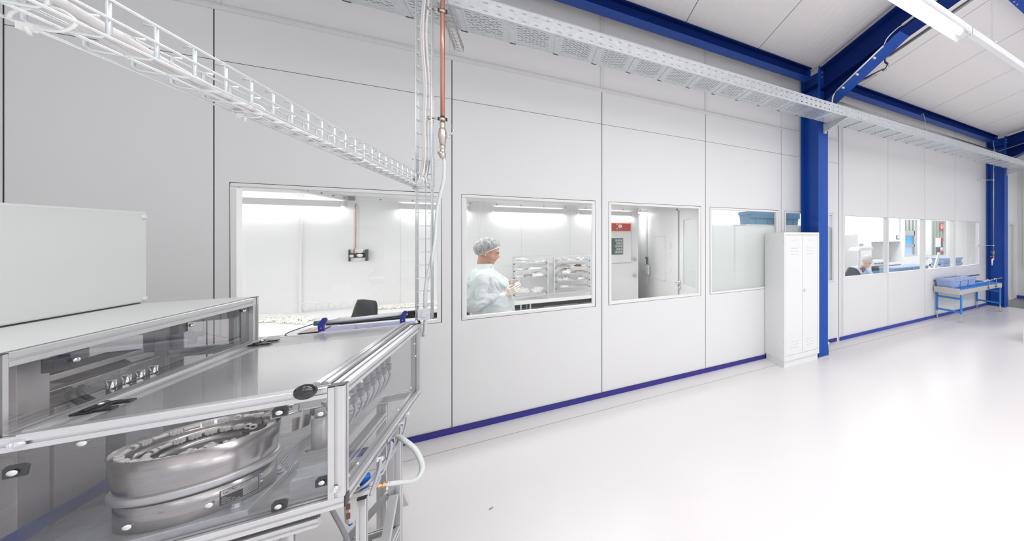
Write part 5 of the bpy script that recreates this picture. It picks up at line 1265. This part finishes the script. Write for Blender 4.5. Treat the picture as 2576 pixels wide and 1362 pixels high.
# magnifier lamp
lp = thing('inspection_lamp', 'white inspection lamp on a post in front of the seated woman', 'lamp', (5.30, .56, .79))
b = MB(); b.box(5.275, 5.33, .52, .56, .79, 1.25); b.box(5.285, 5.32, .53, .56, 1.25, 1.56); b.build('post', M['white'], lp, bevel=.004)
b = MB(); b.prism([(5.14, 1.46), (5.60, 1.475), (5.60, 1.53), (5.22, 1.53)], 'y', .45, .72); b.build('lamp_head', M['white'], lp, bevel=.01)
b = MB(); b.box(5.255, 5.36, .50, .52, 1.555, 1.60); b.build('joint', M['beige'], lp, bevel=.004)
b = MB(); b.cyl((5.30, .52, 1.105), (5.30, .505, 1.105), .024, seg=16); b.build('button', M['redp'], lp, label='red push button')
al = thing('articulated_stand', 'white angled arm of a folding instrument on the office desk', 'instrument', (8.05, .58, .79))
b = MB(); b.prism([(7.98, .99), (8.06, .97), (8.24, 1.34), (8.16, 1.355)], 'y', .56, .60); b.build('arm', M['white'], al, bevel=.004)
b = MB(); b.prism([(7.88, .79), (8.22, .79), (8.22, .99), (7.95, 1.0)], 'y', .56, .66); b.build('base', M['white'], al, bevel=.006)
b = MB(); b.tube([(7.75, .57, 1.06), (7.93, .57, .96)], .010, 6); b.build('lever', M['slate'], al)
b = MB(); b.box(8.14, 8.20, .545, .56, 1.04, 1.07); b.box(7.74, 7.80, .545, .56, 1.05, 1.08); b.build('black_knob', M['black'], al)
hd = thing('fume_cabinet', 'white laminar flow cabinet standing at the office back wall', 'cabinet', (7.4, 2.0, 0))
HX0, HX1 = 6.55, 8.30
b = MB(); b.box(HX0, 7.02, 1.75, 2.28, 0, 1.78); b.build('side_housing', M['trimgrey'], hd, bevel=.006)
b = MB(); b.box(7.02, HX1, 1.75, 2.28, 1.60, 1.82); b.build('hood', M['white'], hd, bevel=.006)
b = MB(); b.box(7.02, 7.06, 1.75, 2.28, 0, 1.60); b.box(HX1 - .03, HX1, 1.75, 2.28, 0, 1.6); b.build('side_wall', M['white'], hd)
b = MB(); b.box(7.06, HX1 - .03, 1.72, 2.28, .98, 1.02); b.build('work_shelf', M['white'], hd)
b = MB(); b.box(7.06, HX1 - .03, 2.2, 2.28, 1.02, 1.60); b.build('back_wall', M['wall'], hd)
b = MB(); b.box(7.55, 7.58, 1.76, 1.80, 1.02, 1.60); b.box(7.62, 7.64, 1.76, 1.80, 1.02, 1.6); b.build('sash_post', M['trimgrey'], hd)
b = MB(); b.box(8.06, 8.20, 1.738, 1.75, 1.67, 1.77, mi=0); b.box(8.08, 8.18, 1.732, 1.738, 1.685, 1.755, mi=1); b.box(8.085, 8.115, 1.730, 1.732, 1.725, 1.745, mi=2); b.build('control_panel', [M['slate'], M['white'], M['redp']], hd)
b = MB(); b.box(7.10, 7.56, 1.70, 2.0, 1.02, 1.13); b.build('instrument_box', M['white'], hd, bevel=.01)
b = MB()
for k in range(7): b.box(7.12 + k * .06, 7.15 + k * .06, 1.69, 1.70, 1.035, 1.065)
b.build('row_of_sockets', M['slate'], hd)
for j in range(4):
    crate('storage_box', 7.12, 7.95, 1.80, 2.2, .22 + j * .16, .15, 'crate2', 'blue box in the stack under the laminar flow cabinet, %s from the floor' % ('first', 'second', 'third', 'fourth')[j], 'boxes under the laminar flow cabinet', lip=.03)
# door contents of the next hall
b = MB(); b.box(11.2, 12.02, 3.955, 3.975, 1.42, 1.77); o = b.build('daylight_window', M['skyblue'], None, org=(11.6, 3.9, 1.6), label='bright blue upper light in the next hall, through the left office door glass', cat='window', group='blue daylight openings')
b = MB(); b.box(11.2, 12.02, 3.955, 3.975, .90, 1.33); b.build('daylight_window', M['skyblue2'], None, org=(11.6, 3.9, 1.1), label='pale blue lower light in the next hall, through the left office door glass', cat='window', group='blue daylight openings')
b = MB(); b.box(11.1, 12.2, 3.89, 3.95, 1.33, 1.42); b.box(11.1, 12.2, 3.89, 3.95, 1.77, 1.95); b.box(12.02, 12.22, 3.89, 3.95, 0, 1.95); b.box(11.1, 11.2, 3.89, 3.95, 0, 1.95); b.box(11.1, 12.2, 3.89, 3.95, .8, .9); b.build('window_mullion', M['beige'], None, org=(11.6, 3.9, 1.2), label='grey mullions round the blue lights in the next hall', cat='window frame')
sg = thing('fire_hose_sign', 'red fire hose sign on the next hall wall', 'sign', (14.8, 4.38, 2.1))
b = MB(); b.box(14.64, 14.96, 4.375, 4.399, 2.01, 2.32); b.build('sign_plate', M['redp'], sg)
b = MB(); b.tube([(14.77, 4.37, 2.05), (14.73, 4.37, 2.18), (14.78, 4.37, 2.27), (14.87, 4.37, 2.25), (14.89, 4.37, 2.16), (14.82, 4.37, 2.08)], .012, 6, sm=4); b.box(14.77, 14.82, 4.365, 4.375, 2.13, 2.20); b.build('hose_symbol', M['white'], sg)
b = MB(); b.box(10.84, 11.16, 2.278, 2.284, 1.385, 1.69); b.build('paper_notice', M['white'], None, org=(11.0, 2.28, 1.5), label='blank white notice stuck on the right office door glass', cat='notice')
sb = thing('socket_board', 'slate blue board of power sockets in the next hall', 'socket board', (13.3, 3.5, 0))
b = MB(); b.box(12.97, 13.62, 3.50, 3.54, 0, 1.66); b.build('board', M['slate'], sb)
for k in range(4):
    b = MB(); b.box(13.37, 13.55, 3.48, 3.50, 1.45 - k * .105, 1.53 - k * .105, mi=0); b.box(13.41, 13.51, 3.47, 3.48, 1.465 - k * .105, 1.505 - k * .105, mi=1); b.build('socket', [M['white'], M['slate']], sb)
b = MB(); b.box(13.24, 13.36, 3.47, 3.50, 1.50, 1.68); b.build('switch_box', M['redp'], sb, bevel=.01); b = MB(); b.cyl((13.16, 3.45, 1.16), (13.22, 3.45, 1.28), .045, seg=12, mi=0); b.cyl((13.12, 3.45, 1.05), (13.16, 3.45, 1.16), .05, seg=12, mi=1); b.build('plug', [M['white'], M['redp']], sb)
# ================================================================== locker
lk = thing('locker', 'white two-door steel locker standing against the window wall beside the blue column', 'locker', (3.02, -.25, 0))
LX0, LX1, LYF, LH = 2.718, 3.327, -.491, 1.803
b = MB(); b.box(LX0, LX0 + .012, LYF, -.014, .088, LH); b.box(LX1 - .012, LX1, LYF, -.014, .088, LH)
u0, u1 = LX0 + .012, LX1 - .012
b.box(u0, u1, LYF, -.014, LH - .012, LH); b.box(u0, u1, -.03, -.014, .10, LH - .012); b.box(u0, u1, LYF + .02, -.03, .088, .10)
b.box(u0, u1, LYF, LYF + .02, .088, .155); b.box(u0, u1, LYF, LYF + .02, LH - .032, LH - .012); b.box(u0, LX0 + .024, LYF, LYF + .02, .155, LH - .032); b.box(LX1 - .024, u1, LYF, LYF + .02, .155, LH - .032)
for y, z in ((-.47, 1.68), (-.05, 1.68), (-.47, .35), (-.05, .35)): b.cyl((LX0 - .001, y, z), (LX0 + .001, y, z), .005, seg=8, mi=1)
b.build('locker_body', [M['locker'], M['lockline']], lk, fix=False)
b = MB(); b.box(LX0 + .012, LX1 - .012, LYF + .022, -.03, 0.0, .088); b.build('plinth', M['locker'], lk)
b = MB(); b.box(LX0 + .02, LX1 - .02, LYF + .016, LYF + .018, .15, LH - .03); b.build('dark_gap', M['lockline'], lk)
xm = (LX0 + LX1) / 2
for k, (a, c) in enumerate(((LX0 + .0275, xm - .0015), (xm + .0015, LX1 - .0275))):
    b = MB(); b.box(a, c, LYF + .001, LYF + .015, .158, LH - .035); d = b.build('door', M['locker'], lk, bevel=.001)
    mx = (a + c) / 2
    for z0 in (1.60, 1.56, 1.52, .345, .305, .265):
        b = MB(); b.prism([(LYF + .001, z0), (LYF - .007, z0 - .004), (LYF - .007, z0 - .007), (LYF + .001, z0 - .018)], 'x', mx - .055, mx + .065); b.build('vent_louvre', M['locker'], d)
    b = MB(); b.box(mx - .03, mx + .035, LYF - .002, LYF + .001, 1.685, 1.69); b.box(mx + .032, mx + .035, LYF - .002, LYF + .001, 1.69, 1.715); b.box(mx - .03, mx - .027, LYF - .002, LYF + .001, 1.69, 1.70); b.build('label_holder', M['trimgrey'], d)
    if k == 1:
        b = MB(); b.cyl((a + .035, LYF - .014, 1.005), (a + .035, LYF + .001, 1.005), .013, seg=16); b.box(a + .033, a + .037, LYF - .022, LYF - .014, .992, 1.018); b.build('turn_lock', M['chrome'], d)
# earth strap and cable at the foot of the near column
eb = thing('earth_cable', 'black earth cable with metal clamp at the foot of the near column', 'cable', (3.60, -.43, 0))
b = MB(); b.tube([(3.575, -.40, .155), (3.578, -.40, .10), (3.572, -.41, .05), (3.555, -.43, .015), (3.54, -.445, .006)], .008, 8, sm=6); b.build('cable', M['black'], eb)
b = MB(); b.box(3.536, 3.56, -.425, -.40, .30, .33); b.tube([(3.55, -.41, .30), (3.575, -.40, .27), (3.578, -.40, .19)], .004, 6, sm=4); b.cyl((3.572, -.425, .17), (3.572, -.395, .17), .018, seg=10); b.build('clamp', M['chrome'], eb)
eb2 = thing('earth_cable', 'small black earth cable at the foot of the far column', 'cable', (9.56, -.43, 0))
b = MB(); b.tube([(9.55, -.42, .20), (9.56, -.42, .10), (9.54, -.44, .02)], .010, 8, sm=6); b.build('cable', M['black'], eb2)
b = MB(); b.box(9.52, 9.56, -.43, -.40, .35, .42); b.cyl((9.55, -.44, .22), (9.55, -.40, .22), .022, seg=10); b.build('clamp', M['chrome'], eb2)

# ================================================================== roller conveyor table
cv = thing('roller_conveyor', 'short roller conveyor table with bright blue legs against the window wall', 'conveyor', (7.9, -.32, 0))
CX0, CX1, CY0, CY1 = 6.95, 8.83, -.597, -.04
b = MB(); b.box(CX0, CX0 + .012, CY0, CY1, .570, .692); b.build('end_plate', M['beige'], cv, bevel=.003)
for y0, y1 in ((CY0, CY0 + .035), (CY1 - .035, CY1)):
    b = MB(); ys = y0 if y0 == CY0 else y1
    b.box(CX0 + .012, CX1, ys - .002, ys + .002, .575, .665); b.box(CX0 + .012, CX1, y0, y1, .575, .579); b.box(CX0 + .012, CX1, y0, y1, .661, .665)
    b.build('side_rail', M['alu'], cv)
nr = 30
for k in range(nr):
    x = CX0 + .05 + (CX1 - CX0 - .09) * k / (nr - 1)
    b = MB(); b.cyl((x, CY0 + .012, .655), (x, CY1 - .012, .655), .0255, seg=14); b.build('roller', M['roller'], cv)
for k in range(14):
    x = CX0 + .09 + k * .131
    b = MB(); b.box(x, x + .02, CY0 - .005, CY0 - .001, .655, .678); b.build('roller_clip', M['alu'], cv)
for x in (7.04, 8.78):
    for y in (-.585, -.06):
        b = MB(); b.box(x, x + .045, y, y + .028, .165, .555); lg = b.build('leg', M['conv'], cv, bevel=.003, label='bright blue square leg')
        b = MB(); b.box(x + .008, x + .037, y + .004, y + .024, .008, .17); b.build('foot_tube', M['alu'], lg)
        b = MB(); b.box(x - .02, x + .065, y - .02, y + .048, 0, .008); b.build('foot_plate', M['alu'], lg)
    for z in (.455, .185):
        b = MB(); b.box(x + .008, x + .038, -.56, -.06, z, z + .035); b.build('cross_bar', M['conv'], cv, bevel=.002)
    b = MB(); b.box(x, x + .05, -.59, -.555, .555, .577); b.box(x, x + .05, -.07, -.035, .555, .577); b.build('leg_bracket', M['galv'], cv)
b = MB(); b.tube([(7.93, -.60, .765), (8.83, -.60, .79)], .013, 10); gr = b.build('guide_bar', M['pipe'], cv)
for x in (8.16, 8.52):
    b = MB(); b.tube([(x, -.612, .60), (x, -.612, .79), (x - .03, -.612, .80), (x - .09, -.612, .80), (x - .10, -.612, .77)], .008, 8); b.box(x - .03, x + .03, -.625, -.598, .60, .612, mi=1); b.build('guide_bracket', [M['alu'], M['black']], cv)
b = MB(); b.tube([(6.98, -.028, .80), (8.95, -.028, .80)], .013, 8); b.build('guide_bar', M['slate'], cv)
for k in range(2):
    b = MB(); b.tube([(7.3 + k * 1.2, -.030, .80), (7.3 + k * 1.2, -.035, .66)], .008, 6); b.build('guide_bracket', M['slate'], cv)
for k, w_ in enumerate(('nearest', 'middle', 'farthest')):
    x = 7.0 + k * .325
    t = thing('transport_box', '%s of the three grey-blue lidded boxes on the roller conveyor' % w_, 'box', (x + .15, -.25, .682), 'grey-blue boxes on the roller conveyor')
    z = .682; b = MB(); y0, y1 = -.43, -.06
    V = [(x + .012, y0 + .014, z), (x + .288, y0 + .014, z), (x + .288, y1 - .014, z), (x + .012, y1 - .014, z), (x, y0, z + .135), (x + .30, y0, z + .135), (x + .30, y1, z + .135), (x, y1, z + .135)]
    b.add(V, [(0, 3, 2, 1), (0, 1, 5, 4), (1, 2, 6, 5), (2, 3, 7, 6), (3, 0, 4, 7), (4, 5, 6, 7)]); b.build('box_body', M['crate'], t, bevel=.004)
    b = MB(); b.box(x - .010, x + .310, y0 - .012, y1 + .010, z + .125, z + .160)
    b.box(x + .0, x + .30, y0, y1, z + .16, z + .166); b.box(x - .01, x + .008, y0 - .012, y1 + .01, z + .16, z + .176); b.box(x + .140, x + .165, y0, y1, z + .165, z + .174)
    l = b.build('lid', M['crate'], t, bevel=.003)
    b = MB()
    for j in range(6): b.box(x + .02 + j * .046, x + .035 + j * .046, y0 - .0135, y0 - .012, z + .132, z + .138)
    b.build('lid_notches', M['slate'], l)
# edge of a white unit at the right border of the view
b = MB(); b.box(6.55, 7.3, -2.6, -1.87, 0, .27); b.build('low_white_unit', M['locker'], None, bevel=.004, org=(6.9, -2.2, 0), label='corner of a low white unit on the floor at the right edge', cat='unit')
b = MB(); b.ell((-.20, -1.33, .004), (.012, .006, .004), (0, 0, .5), 12, 6); b.build('floor_crumb', M['lockline'], None, org=(-.20, -1.33, 0), label='tiny grey crumb lying on the floor beside the machine', cat='debris')
# ================================================================== people
def ring_loft(b, rings, seg=28, mi=0, caps=True, wob=None):
    """rings: (cx, cy, z, rx, ry) along a body axis"""
    V = []
    for j, (cx_, cy_, z, rx, ry) in enumerate(rings):
        for i in range(seg):
            t = 2 * PI * i / seg; k = 1 + (wob(t, j) if wob else 0)
            V.append((cx_ + rx * math.cos(t) * k, cy_ + ry * math.sin(t) * k, z))
    F = [(j * seg + i, j * seg + (i + 1) % seg, (j + 1) * seg + (i + 1) % seg, (j + 1) * seg + i) for j in range(len(rings) - 1) for i in range(seg)]
    if caps: F += [list(range(seg))[::-1], list(range((len(rings) - 1) * seg, len(rings) * seg))]
    return b.add(V, F, True, mi)
def capsule(b, p0, p1, r0, r1, seg=14):
    b.cyl(p0, p1, r0, r1, seg); b.ell(p0, (r0,) * 3, seg=seg, rings=8); b.ell(p1, (r1,) * 3, seg=seg, rings=8)
def head(b, c, s, pitch, yaw_):
    """adult head facing +x before rotation, c = head centre, nose along +x"""
    R = Matrix.Rotation(yaw_, 4, 'Z') @ Matrix.Rotation(pitch, 4, 'Y')
    def T(p): return Vector(c) + (R @ (Vector(p) * s))
    def E(p, r, rot=(0, 0, 0)):
        q = (R.to_3x3() @ Euler(rot).to_matrix()).to_euler(); b.ell(T(p), [v * s for v in r], q, 18, 12)
    E((-.012, 0, .025), (.098, .076, .098))      # cranium
    E((.030, 0, -.035), (.062, .060, .078))      # face
    E((.062, 0, -.094), (.033, .036, .027))      # chin
    E((.040, .030, -.045), (.040, .030, .038)); E((.040, -.030, -.045), (.040, .030, .038))   # cheeks
    E((.010, 0, -.075), (.055, .052, .030), (0, -.35, 0))   # jaw
    E((.078, 0, .022), (.016, .048, .012))       # brow
    E((.094, 0, -.012), (.010, .010, .028), (0, -.35, 0)); E((.102, 0, -.027), (.014, .013, .011)); E((.096, .010, -.032), (.009, .008, .007)); E((.096, -.010, -.032), (.009, .008, .007))
    E((.088, 0, -.056), (.010, .022, .0065)); E((.085, 0, -.066), (.011, .019, .007))       # lips
    for sy in (-1, 1): E((-.012, sy * .078, -.022), (.018, .011, .033), (0, -.2, 0))
    return T, R
def face_details(parent, T, R, s, skinmat):
    for sy in (-1, 1):
        b = MB(); b.ell(T((.083, sy * .031, -.002)), [.008 * s, .011 * s, .0028 * s], R.to_euler(), 12, 8); b.build('eye', M['white'], parent)
        b = MB(); b.ell(T((.088, sy * .031, -.002)), [.004 * s, .005 * s, .0026 * s], R.to_euler(), 10, 6); b.build('iris', M['black'], parent)
        b = MB(); b.tube([T((.083, sy * .016, .020)), T((.088, sy * .030, .025)), T((.076, sy * .048, .020))], .0028 * s, 6, sm=4); b.build('eyebrow', M['hair'], parent)
        b = MB(); b.tube([T((.088, sy * .019, .004)), T((.093, sy * .031, .009)), T((.084, sy * .044, .004))], .0018 * s, 6, sm=4); b.build('eyelid', M['hair'], parent)
    b = MB(); b.tube([T((.086, -.017, -.061)), T((.0965, 0, -.061)), T((.086, .017, -.061))], .0018 * s, 6, sm=4); b.build('mouth', mat('lip', (.42, .13, .11), .5), parent)
def hand(b, wrist, palm_dir, palm_n, side, curl, L=.18, spread=.12):
    """five separate curled fingers: returns nothing, adds volumes to b"""
    wv = Vector(palm_dir).normalized(); n = Vector(palm_n).normalized(); n = (n - wv * n.dot(wv)).normalized(); u = wv.cross(n) * side
    W0 = Vector(wrist); pl = L * .50
    for k in range(5):
        f = k / 4; b.ell(W0 + wv * (pl * .5) + u * ((f - .5) * .058), (pl * .56, .016, .014) if False else (.017, .017, .017), seg=10, rings=6)
    for k in range(4):
        c0 = W0 + u * ((k - 1.5) * .014); c1 = W0 + wv * pl + u * ((k - 1.5) * .020)
        capsule(b, c0, c1, .0135, .0115, 10)
    for k, fl in enumerate((.40, .45, .42, .33)):
        base = W0 + wv * pl + u * ((k - 1.5) * .0205); d = (wv + u * (k - 1.5) * spread).normalized(); p = base; ang = 0
        for j, (q, r0, r1) in enumerate(((.45, .0095, .0086), (.30, .0086, .0078), (.25, .0078, .0068))):
            ang += curl * (1 + .12 * k) * (.8, 1.0, .7)[j]
            dd = d * math.cos(ang) - n * math.sin(ang); e = p + dd * (fl * L * q); capsule(b, p, e, r0, r1, 8); p = e
    t0 = W0 + wv * (pl * .22) - u * .026; t1 = t0 + (wv * .6 - u * .62 - n * .35).normalized() * .040; t2 = t1 + (wv * .85 - u * .05 - n * .45).normalized() * .030; t3 = t2 + (wv * .9 + u * .22 - n * .35).normalized() * .024
    capsule(b, t0, t1, .0125, .0105, 8); capsule(b, t1, t2, .0105, .0092, 8); capsule(b, t2, t3, .009, .0078, 8)

# ---- woman standing at the second window, seen in profile facing right, looking down at her hands
PX, PY = -.345, .62
wm = thing('person', 'woman in bouffant cap and pale gown standing at window two holding a white part', 'person', (PX, PY, 0))
HC = (-.358, PY, 1.585)
b = MB(); Th, Rh = head(b, HC, 1.0, .34, 0.0)
capsule(b, (-.400, PY, 1.38), (-.388, PY, 1.52), .056, .052)       # neck
ring_loft(b, [(-.40, PY, 1.30, .09, .15), (-.395, PY, 1.38, .075, .12), (-.39, PY, 1.42, .06, .065)], 24)   # upper chest
capsule(b, (-.37, PY - .09, .80), (-.37, PY - .09, .45), .085, .055); capsule(b, (-.37, PY - .09, .45), (-.38, PY - .09, .08), .055, .038)
capsule(b, (-.37, PY + .09, .80), (-.37, PY + .09, .45), .085, .055); capsule(b, (-.37, PY + .09, .45), (-.38, PY + .09, .08), .055, .038)
ring_loft(b, [(-.37, PY, .78, .13, .17), (-.36, PY, .95, .13, .17), (-.36, PY, 1.10, .11, .15), (-.38, PY, 1.30, .10, .16)], 24)
WR = Vector((-.215, PY - .115, 1.140)); WL = Vector((-.195, PY + .10, 1.190))
for sh_, el, wr in (((-.405, PY - .185, 1.335), (-.435, PY - .235, 1.10), WR), ((-.395, PY + .185, 1.335), (-.38, PY + .225, 1.12), WL)):
    capsule(b, sh_, el, .045, .038, 12); capsule(b, el, wr, .038, .026, 12)
body = blob('body', b, M['skin'], wm, .009, 3)
face_details(wm, Th, Rh, 1.0, 'skin')
b = MB(); e = Th((-.004, -.083, -.032)); b.ell(e, (.005, .005, .005), seg=10, rings=8); b.build('earring', M['white'], wm, label='small white stud earring')
# hair under the cap
def bouffant(parent, T, R, s, m, sc_=1.0, nm='bouffant_cap', top=.63):
    b = MB(); V = []; F = []; seg, rg = 56, 18; TR = Matrix.Rotation(-.80, 3, 'Y')
    for j in range(rg + 1):
        ph = PI * top * j / rg
        for i in range(seg):
            t = 2 * PI * i / seg; pl = 1 + .028 * math.sin(t * 14 + 2 * math.sin(3 * t)) * (j / rg) + .018 * math.sin(9 * t + j)
            x = .114 * math.sin(ph) * math.cos(t); y = .100 * math.sin(ph) * math.sin(t); z = .110 * math.cos(ph)
            k = pl * (1.0 if j < rg - 1 else .94) * sc_
            q = TR @ Vector((x * k, y * k, z * sc_)); V.append(T((q.x - .020, q.y, q.z + .044)))
    F = [(j * seg + i, j * seg + (i + 1) % seg, (j + 1) * seg + (i + 1) % seg, (j + 1) * seg + i) for j in range(rg) for i in range(seg)]
    b.add(V, F, True)
    if nm == 'hair': b.add([V[rg * seg + i] for i in range(seg)], [list(range(seg))], False)
    o = b.build(nm, m, parent)
    if nm == 'hair': return o
    b = MB(); b.tube([V[rg * seg + i] for i in range(seg)] + [V[rg * seg]], .0032 * s, 6, caps=False); b.build('cap_elastic', M['white'], o)
bouffant(wm, Th, Rh, 1.0, M['capmesh']); bouffant(wm, Th, Rh, 1.0, M['hair'], .90, 'hair', .60)
# gown: torso, collar and sleeves as one fused garment
b = MB()
def fold(t, j): return .012 * math.sin(5 * t + j * .7) + .008 * math.sin(11 * t - j)
ring_loft(b, [(-.335, PY, .62, .215, .235), (-.325, PY, .78, .198, .225), (-.320, PY, .95, .185, .215), (-.325, PY, 1.08, .180, .205), (-.350, PY, 1.19, .172, .200), (-.362, PY, 1.265, .165, .205), (-.378, PY, 1.335, .130, .195), (-.392, PY, 1.385, .098, .145), (-.392, PY, 1.425, .070, .085), (-.39, PY, 1.45, .066, .070)], 40, wob=fold)
b.ell((-.255, PY - .07, 1.235), (.075, .085, .075), seg=18, rings=12); b.ell((-.255, PY + .07, 1.235), (.075, .085, .075), seg=18, rings=12)
SR, ER = Vector((-.410, PY - .180, 1.310)), Vector((-.445, PY - .250, 1.085))
SL_, EL = Vector((-.395, PY + .175, 1.320)), Vector((-.385, PY + .225, 1.130))
for s_, e_, w_ in ((SR, ER, WR), (SL_, EL, WL)):
    capsule(b, s_, e_, .070, .060, 18)
g = blob('gown', b, M['gown'], wm, .009, 3, 'pale grey-green disposable gown', wrinkle=.010)
for s_, e_, w_ in ((SR, ER, WR), (SL_, EL, WL)):
    b = MB(); capsule(b, s_, e_, .080, .080, 18); m_ = e_.lerp(w_, .55); capsule(b, e_, m_, .078, .056, 16); capsule(b, m_, e_.lerp(w_, .74), .050, .034, 14); b.ell(e_ + Vector((-.01, 0, -.01)), (.085, .07, .08), seg=16, rings=10)
    blob('sleeve', b, M['gown'], g, .009, 3, wrinkle=.009)
b = MB()
for e_, w_ in ((ER, WR), (EL, WL)): b.cyl(e_.lerp(w_, .70), e_.lerp(w_, .97), .033, .030, 18)
b.build('knitted_cuff', M['white'], g)
b = MB(); b.tube([(-.345, PY - .02, 1.43), (-.285, PY - .03, 1.37), (-.205, PY - .035, 1.28), (-.178, PY - .04, 1.20), (-.165, PY - .04, 1.05), (-.145, PY - .03, .90)], .004, 6, sm=6); b.box(-.340, -.322, PY - .062, PY - .045, 1.412, 1.438); b.build('gown_closure', M['white'], g)
b = MB(); ring_loft(b, [(-.392, PY, 1.405, .082, .095), (-.388, PY, 1.448, .072, .078), (-.386, PY, 1.462, .068, .072)], 28, caps=False); b.build('collar', M['gown'], g)
# gloves with five fingers each
gd = (WR - ER).normalized()
b = MB(); capsule(b, ER.lerp(WR, .90), WR, .027, .026, 12); hand(b, WR, (.92, .18, .36), (.25, -.95, -.1), 1, .42)
blob('glove', b, M['glove'], wm, .0042, 2, 'cream latex glove on the near hand')
b = MB(); capsule(b, EL.lerp(WL, .90), WL, .027, .026, 12); hand(b, WL, (.88, -.22, .42), (.25, .95, .2), -1, .62)
blob('glove', b, M['glove'], wm, .0042, 2, 'cream latex glove on the far hand')
b = MB()
for sy in (-1, 1): b.ell((-.335, PY + sy * .09, .045), (.135, .048, .045), seg=18, rings=10)
b.build('shoe', M['white'], wm)
b = MB()
for sy in (-1, 1): capsule(b, (-.37, PY + sy * .09, .85), (-.375, PY + sy * .09, .10), .098, .062, 16)
b.build('trousers', M['trouser'], wm)
hv = thing('white_component', 'small white cylindrical part held between the gloved fingers of the standing woman', 'component', (-.115, PY - .02, 1.22))
b = MB(); b.cyl((-.135, PY - .05, 1.195), (-.105, PY - .03, 1.245), .017, seg=16); b.cyl((-.141, PY - .054, 1.185), (-.131, PY - .047, 1.202), .013, seg=16); b.build('cylinder', M['white'], hv)
b = MB(); b.cyl((-.126, PY - .044, 1.21), (-.123, PY - .042, 1.215), .0178, seg=16); b.build('band', M['alu'], hv)

# ---- woman seated at the office desk, facing the window, head bent
QX, QY = 5.78, .92
wn = thing('person', 'woman in white bouffant cap and light blue gown seated bent over the office desk', 'person', (QX, QY, 0))
HC2 = (QX - .0, QY - .14, 1.205)
b = MB(); T2_, R2_ = head(b, HC2, 1.0, .55, -1.15)
capsule(b, (QX - .03, QY + .02, 1.02), (QX - .01, QY - .09, 1.14), .058, .055)
ring_loft(b, [(QX - .02, QY + .20, .48, .17, .15), (QX - .02, QY + .16, .70, .15, .12), (QX - .03, QY + .08, .93, .15, .11), (QX - .03, QY + .03, 1.03, .09, .08)], 24)
for sx in (-1, 1):
    capsule(b, (QX + sx * .10, QY + .15, .50), (QX + sx * .11, QY - .22, .52), .08, .058, 14); capsule(b, (QX + sx * .11, QY - .22, .52), (QX + sx * .11, QY - .18, .08), .055, .04, 14)
AW = (Vector((QX - .20, QY - .30, .835)), Vector((QX + .16, QY - .34, .835)))
AE = (Vector((QX - .31, QY - .06, .86)), Vector((QX + .25, QY - .08, .86)))
AS = (Vector((QX - .20, QY + .06, 1.035)), Vector((QX + .15, QY + .06, 1.035)))
for s_, e_, w_ in zip(AS, AE, AW): capsule(b, s_, e_, .045, .038, 12); capsule(b, e_, w_, .036, .026, 12)
blob('body', b, M['skin2'], wn, .011, 3)
face_details(wn, T2_, R2_, 1.0, 'skin2')
bouffant(wn, T2_, R2_, 1.0, M['capmesh2']); bouffant(wn, T2_, R2_, 1.0, M['hair'], .88, 'hair', .58)
b = MB()
ring_loft(b, [(QX - .02, QY + .20, .47, .22, .19), (QX - .02, QY + .17, .65, .21, .17), (QX - .03, QY + .12, .80, .21, .155), (QX - .03, QY + .08, .93, .20, .13), (QX - .03, QY + .05, 1.02, .20, .12), (QX - .03, QY + .03, 1.08, .14, .10), (QX - .03, QY + .02, 1.115, .085, .08)], 32, wob=fold)
for s_, e_, w_ in zip(AS, AE, AW): capsule(b, s_, e_, .078, .068, 16); capsule(b, e_, e_.lerp(w_, .8), .066, .04, 14)
g2 = blob('gown', b, M['gown2'], wn, .011, 3, 'light blue gown', wrinkle=.010)
b = MB(); b.tube([(QX - .055, QY - .05, 1.07), (QX - .03, QY - .10, 1.0), (QX - .02, QY - .11, .90), (QX - .02, QY - .10, .80)], .006, 6, sm=5); b.build('gown_closure', M['white'], g2)
b = MB(); b.cyl((QX - .03, QY - .02, 1.03), (QX - .015, QY - .075, 1.085), .072, .066, 20); b.build('shirt_collar', M['slate'], wn, label='dark blue shirt collar')
for w_, e_, sd in ((AW[0], AE[0], 1), (AW[1], AE[1], -1)):
    b = MB(); dd = (w_ - e_).normalized(); capsule(b, w_ - dd * .03, w_, .026, .026, 12); hand(b, w_, (dd.x, dd.y, 0.0), (0, 0, 1), sd, .35); blob('glove', b, M['glove'], wn, .005, 2)
b = MB()
for sx in (-1, 1): b.ell((QX + sx * .11, QY - .24, .045), (.05, .13, .045), seg=16, rings=8)
b.build('shoe', M['white'], wn)
b = MB()
for sx in (-1, 1): capsule(b, (QX + sx * .10, QY + .15, .50), (QX + sx * .11, QY - .22, .53), .095, .072, 14); capsule(b, (QX + sx * .11, QY - .22, .53), (QX + sx * .11, QY - .18, .09), .07, .055, 14)
b.build('trousers', M['trouser'], wn)
t = thing('work_stool', 'stool under the seated woman', 'stool', (QX, QY + .15, 0))
b = MB(); b.cyl((QX, QY + .18, .36), (QX, QY + .18, .40), .19, seg=24); b.build('seat', M['chair2'], t); b = MB(); b.cyl((QX, QY + .18, .03), (QX, QY + .18, .36), .03); b.cyl((QX, QY + .18, 0), (QX, QY + .18, .03), .22, seg=20); b.build('column', M['alu'], t)
# ================================================================== separate pieces become parts of their own
RENAME = {'tray_ribs': 'tray_rib', 'rib_ends': 'rib_end', 'conduit_clip': 'conduit_clip', 'bolts': 'bolt', 'corner_plate': 'corner_plate', 'wall_standoff': 'wall_standoff', 'leg_bracket': 'leg_bracket', 'shoe': 'shoe', 'clamp_plate': 'clamp_plate', 'black_knob': 'black_knob', 'free_cable': 'free_cable', 'end_cap_pair': 'end_cap', 'knitted_cuff': 'knitted_cuff'}
for o in list(bpy.data.objects):
    if o.type == 'MESH' and o.name.split('.')[0] in RENAME: split_loose(o, RENAME[o.name.split('.')[0]])
